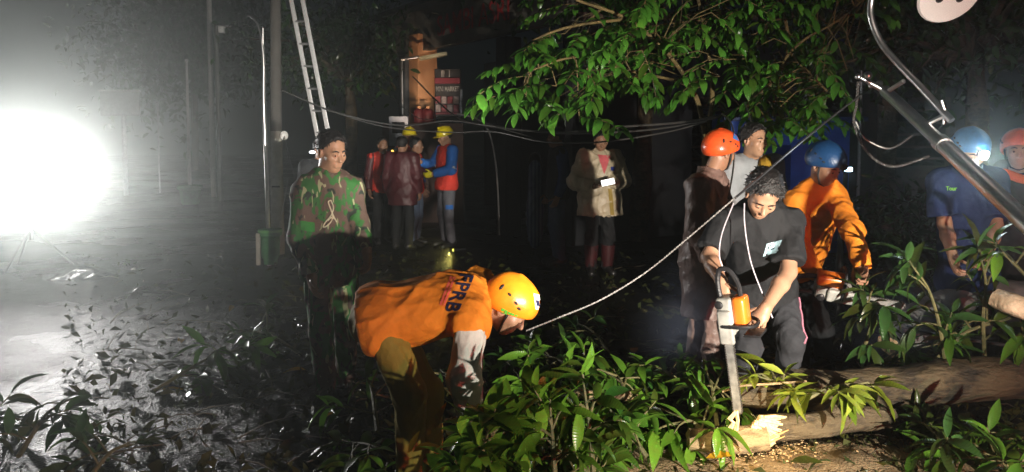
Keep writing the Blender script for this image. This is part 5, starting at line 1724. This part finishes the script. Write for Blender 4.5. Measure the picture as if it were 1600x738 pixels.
# reddish and green leaves on the sandy soil
for i, (u, v, lab, m) in enumerate(((1103, 716, 'reddish fallen leaf beside the short log', YEL), (1178, 706, 'bright green leaf fallen under the log split', GRY), (1300, 722, 'dark leaf lying flat on the sandy soil', GRD), (1235, 722, 'curled dark leaf on the soil below the split log', GRD), (1400, 672, 'leaf leaning on the end of the greenish log', GR))):
    one_leaf(lab, G(u, v, .11), (math.cos(i * 1.7), .3 * math.sin(i * 1.7), .2), .15, .5, m, i % 5)

# wet leaf litter and twigs all over the road, nobody could count them
def litter():
    r = random.Random(77); mb = MB()
    base = [(-.5, 0, 0), (0, -.17, .03), (0, .17, .05), (.5, 0, .02)]
    for i in range(6500):
        u = r.uniform(100, 1600); v = 400 + (r.random() ** 1.15) * 380
        if u < 420 and r.random() < .5: continue
        g = G(u, v)
        s = r.uniform(.03, .13); a = r.uniform(0, 6.28)
        M = Matrix.Rotation(a, 3, 'Z') @ Matrix.Rotation(r.gauss(0, .5), 3, 'X') @ Matrix.Rotation(r.gauss(0, .35), 3, 'Y')
        vs = [g + M @ V(b) * s + V((0, 0, .012 + r.random() * .05)) for b in base]
        mb.add(vs, [(0, 1, 2), (1, 3, 2)])
    o = mb.link('leaf_litter', leaf_mat('litter_leaf', (.018, .035, .010), (.07, .075, .03), .1, .12))
    tag(o, kind='stuff')
    mb = MB()
    for i in range(420):
        u = r.uniform(150, 1600); g = G(u, 420 + r.random() * 330)
        a = r.uniform(0, 6.28); l = r.uniform(.08, .35)
        d = V((math.cos(a), math.sin(a), r.uniform(-.05, .25)))
        p = g + V((0, 0, .03))
        mb.tube([p, p + d * l * .5 + V((0, 0, .02)), p + d * l], [.005, .004, .002], 4)
    tag(mb.link('twig_litter', BARK), kind='stuff')
litter()
def chips():
    r = random.Random(9); mb = MB()
    for i in range(420):
        g = G(1185 + r.gauss(0, 48), 704 + r.gauss(0, 9), .05 + r.random() * .03)
        s = r.uniform(.004, .013)
        M = Matrix.Rotation(r.uniform(0, 6), 3, 'Z') @ Matrix.Rotation(r.gauss(0, .6), 3, 'X')
        mb.box(g, (s, s * .45, s * .15), M)
    tag(mb.link('wood_chips', CUTW, smooth=False), kind='stuff')
chips()

# ------------------------------------------------------------------ trees
def spray_leaves(p, d, ln, nl, size, r, out):
    """an arching spray with paired oval leaflets"""
    pts = [p]
    d = d.normalized()
    for i in range(nl):
        d = (d + V((r.gauss(0, .06), r.gauss(0, .06), -.11))).normalized()
        p = p + d * ln / nl
        pts.append(p)
        side = d.cross(V((0, 0, 1)))
        if side.length < .1: side = V((1, 0, 0))
        side.normalize()
        for e in (-1, 1):
            ld = d * r.uniform(.3, .7) + side * e * r.uniform(.5, 1) + V((0, 0, r.uniform(-.55, -.05)))
            out.append((p, ld.normalized(), r.gauss(0, .4), size * r.uniform(.7, 1.2), r.randrange(4)))
    out.append((p, d, 0, size, 0))
    return pts

def inpoly(u, v, poly):
    c = False; n = len(poly); j = n - 1
    for i in range(n):
        (x1, y1), (x2, y2) = poly[i], poly[j]
        if (y1 > v) != (y2 > v) and u < (x2 - x1) * (v - y1) / (y2 - y1) + x1: c = not c
        j = i
    return c

def roadside_tree():
    r = random.Random(5)
    base = V((P(1112, 240, 6.9).x, 6.9, 0))
    root = empty('tree', base, 'small roadside tree with thin yellowish forking limbs and drooping sprays of oval leaves', 'tree')
    f0 = P(1103, 215, 6.9)
    m = MB(); m.tube(bez([base, base + V((-.05, 0, .8)), f0], 5), [.06] * 3 + [.05] * 4 + [.035] * 4, 12); m.link('trunk', bark_mat('tree_bark', (.05, .04, .016), (.17, .125, .045), .6), root)
    TB = bpy.data.materials['tree_bark']
    limbs = [
        [(1103, 218, 6.9), (1092, 165, 6.8), (1076, 130, 6.7), (1040, 80, 6.4), (980, 30, 6.2), (900, 0, 6.0)],
        [(1105, 212, 6.9), (1113, 150, 6.85), (1108, 85, 6.9), (1095, 20, 7.0), (1080, -60, 7.0)],
        [(1105, 215, 6.9), (1160, 170, 6.9), (1205, 130, 6.8), (1232, 80, 6.7), (1225, 20, 6.8), (1215, -50, 6.8)],
        [(1228, 88, 6.7), (1260, 60, 6.6), (1310, 32, 6.6), (1360, -10, 6.7)],
        [(1076, 130, 6.7), (980, 110, 6.2), (900, 90, 5.9), (830, 110, 5.8)],
        [(980, 30, 6.2), (900, 40, 5.9), (840, 60, 5.8), (800, 90, 5.75)],
        [(1232, 80, 6.7), (1270, 120, 6.4), (1300, 150, 6.3)],
    ]
    ends = []
    for L_ in limbs:
        pts = bez(row(L_), 6); n = len(pts)
        b = MB(); b.tube(pts, [.022 * (1 - .7 * i / n) + .004 for i in range(n)] if L_ in limbs[:3] else [.010 * (1 - .6 * i / n) + .003 for i in range(n)], 8); b.link('limb', TB, root)
        ends += pts[4:]
    poly = [(800, 150), (850, 70), (850, -30), (1340, -30), (1335, 110), (1300, 150), (1240, 190), (1200, 205), (1150, 160), (1060, 120), (1000, 130), (920, 140), (880, 165), (850, 150), (830, 150)]
    leaves = []; tw = MB()
    def add(u, v, Y, nl=6, size=.15, ln=.44):
        p = P(u, v, Y)
        e = min(ends, key=lambda q: (q - p).length)
        d = V((r.gauss(0, .8), r.gauss(-.35, .5), r.uniform(-.35, .25)))
        d.x -= .35
        pts = spray_leaves(p, d, ln * r.uniform(.7, 1.2), nl, size, r, leaves)
        tw.tube([p] + pts[1:], [.004] + [.003] * (len(pts) - 1), 4)
        if (e - p).length < 1.2: tw.tube([e, e.lerp(p, .5) + V((0, 0, .06)), p], [.006, .005, .004], 4)
    # sprays one can follow, hanging low
    for (u, v, Y) in ((830, 120, 5.7), (820, 165, 5.75), (835, 95, 5.8), (870, 135, 5.8), (905, 110, 5.8), (940, 125, 5.9), (985, 110, 6), (925, 165, 5.8), (905, 185, 5.9), (1215, 140, 6.2), (1235, 165, 6.2), (1205, 180, 6.2), (1290, 110, 6.3), (1275, 160, 6.3), (1180, 120, 6.5), (1125, 120, 6.6), (840, 100, 5.8), (815, 145, 5.8), (1020, 100, 6.2), (860, 60, 5.9), (860, 60, 5.9), (1300, 80, 6.3), (1265, 190, 6.2)):
        add(u, v, Y)
    k = 0
    while k < 165:
        u, v = r.uniform(740, 1345), r.uniform(-40, 205)
        if not inpoly(u, v, poly): continue
        if v > 90 and 1030 < u < 1190 and r.random() < .5: continue
        add(u, v, r.uniform(5.9, 8.0), 6, .14); k += 1
    tag(tw.link('twigs', TB, root), kind='stuff')
    leaves.sort(key=lambda q: q[0].y)
    vs = LO['tree_leaf']
    for (p, d, ro, l, kk) in leaves[:300]:
        leaf_obj(vs[kk], leaf_matrix(p, d, ro, l), root)
    stuff_leaves(root, leaves[300:], vs, GRT)
def stuff_leaves(root, leaves, vs, m, name='foliage'):
    allv = []; allf = []; o = 0
    arr = []
    for me in vs:
        co = np.array([v.co[:] for v in me.vertices]); fc = np.array([p.vertices[:] for p in me.polygons]); arr.append((co, fc))
    off = np.array(parent_loc(root))
    for (p, d, ro, l, k) in leaves:
        co, fc = arr[k % len(arr)]
        M = np.array(leaf_matrix(p, d, ro, l))
        allv.append(co @ M[:3, :3].T + M[:3, 3] - off); allf.append(fc + o); o += len(co)
    me = bpy.data.meshes.new(name)
    me.from_pydata(np.concatenate(allv).tolist(), [], np.concatenate(allf).tolist())
    me.polygons.foreach_set('use_smooth', [True] * len(me.polygons))
    me.materials.append(m)
    ob = bpy.data.objects.new(name, me); C.objects.link(ob); ob.parent = root
    ob['kind'] = 'stuff'
    return ob
roadside_tree()

def far_tree(label, X, Y, H, rx, rz, n, seed, size=.16, zc=None, m=GRD):
    r = random.Random(seed)
    root = empty('tree', V((X, Y, 0)), label, 'tree', None)
    zc = zc or H - rz
    m_ = MB(); m_.tube(bez([V((X, Y, 0)), V((X + .1, Y, zc * .5)), V((X, Y, zc))], 4), [.16] * 3 + [.12] * 3 + [.08] * 3, 10); m_.link('trunk', BARK, root)
    leaves = []; tw = MB()
    cl = [V((X + rx * .8 * r.gauss(0, .5), Y + rx * .7 * r.gauss(0, .5), zc + rz * .8 * r.gauss(0, .5))) for _ in range(max(8, n // 45))]
    for c in cl: tw.tube([V((X, Y, zc * .8)), V((X, Y, zc)).lerp(c, .6), c], [.05, .03, .01], 5)
    tw.link('limb', BARK, root)
    for i in range(n):
        c = r.choice(cl)
        p = c + V((r.gauss(0, .38), r.gauss(0, .38), r.gauss(0, .26))) * (rx / 1.8)
        d = V((r.gauss(0, 1), r.gauss(0, 1), r.gauss(-.5, .5)))
        leaves.append((p, d.normalized(), r.gauss(0, .5), size * r.uniform(.7, 1.4), r.randrange(4)))
    stuff_leaves(root, leaves, LO['dark_leaf'], m)
far_tree('dim bushy tree behind the ladder, left of the mini market', P(540, 100, 14.5).x, 14.5, 4.6, 1.6, 1.2, 2200, 1)
far_tree('tall hazy tree behind the silver poles', P(300, 100, 34).x, 34, 9.5, 4.0, 3.2, 8500, 2, .34)
far_tree('dark leafy tree overhanging the upper right corner', P(1520, 40, 8.6).x, 8.6, 4.4, 1.7, 1.3, 3000, 4, .13)
far_tree('dark tree behind the fallen lamp post', P(1380, 20, 9.6).x, 9.6, 4.6, 1.5, 1.2, 2000, 5, .13)
far_tree('dark tree rising over the roof of the long house', P(1000, -10, 11.5).x, 11.5, 5.6, 2.4, 1.5, 2200, 6, .15)
far_tree('low dark shrub beside the man in the navy shirt', P(1410, 340, 7.6).x, 7.6, 1.5, .8, .6, 1200, 7, .12, .7)

# ------------------------------------------------------------------ smoke from the saws and the night haze
def smoke(label, c, r):
    mb = MB(); mb.ball(c, 1, 12, sc=r)
    o = mb.link('smoke', SM, loc=c); tag(o, kind='stuff')
SM = volume_mat('blue_smoke', (.55, .68, 1.0), .5, .2)
_t = SM.node_tree; _n = _t.nodes.new
_tc = _n('ShaderNodeTexCoord'); _g = _n('ShaderNodeTexGradient'); _g.gradient_type = 'QUADRATIC_SPHERE'
_mp = _n('ShaderNodeMapping'); _mp.inputs['Location'].default_value = (-1, -1, -1); _mp.inputs['Scale'].default_value = (2, 2, 2)
_nz = _n('ShaderNodeTexNoise'); _nz.inputs['Scale'].default_value = 5
_m1 = _n('ShaderNodeMath'); _m1.operation = 'MULTIPLY'; _m2 = _n('ShaderNodeMath'); _m2.operation = 'MULTIPLY'; _m2.inputs[1].default_value = 1.3
_t.links.new(_tc.outputs['Generated'], _mp.inputs['Vector']); _t.links.new(_mp.outputs[0], _g.inputs['Vector']); _t.links.new(_tc.outputs['Object'], _nz.inputs['Vector'])
_t.links.new(_g.outputs['Fac'], _m1.inputs[0]); _t.links.new(_nz.outputs['Fac'], _m1.inputs[1]); _t.links.new(_m1.outputs[0], _m2.inputs[0])
_t.links.new(_m2.outputs[0], _t.nodes['Principled Volume'].inputs['Density'])
smoke('', P(1062, 505, 4.4), (.38, .34, .5))
smoke('', P(1415, 505, 4.5), (.6, .4, .42))
mb = MB(); mb.box((0, 0, 6.0), (150, 150, 14.0))
tag(mb.link('haze', volume_mat('night_haze', (.88, .95, .92), .0165, .895), smooth=False), kind='stuff')
print('leaf objects', NLEAF, 'objects', len(S.objects))
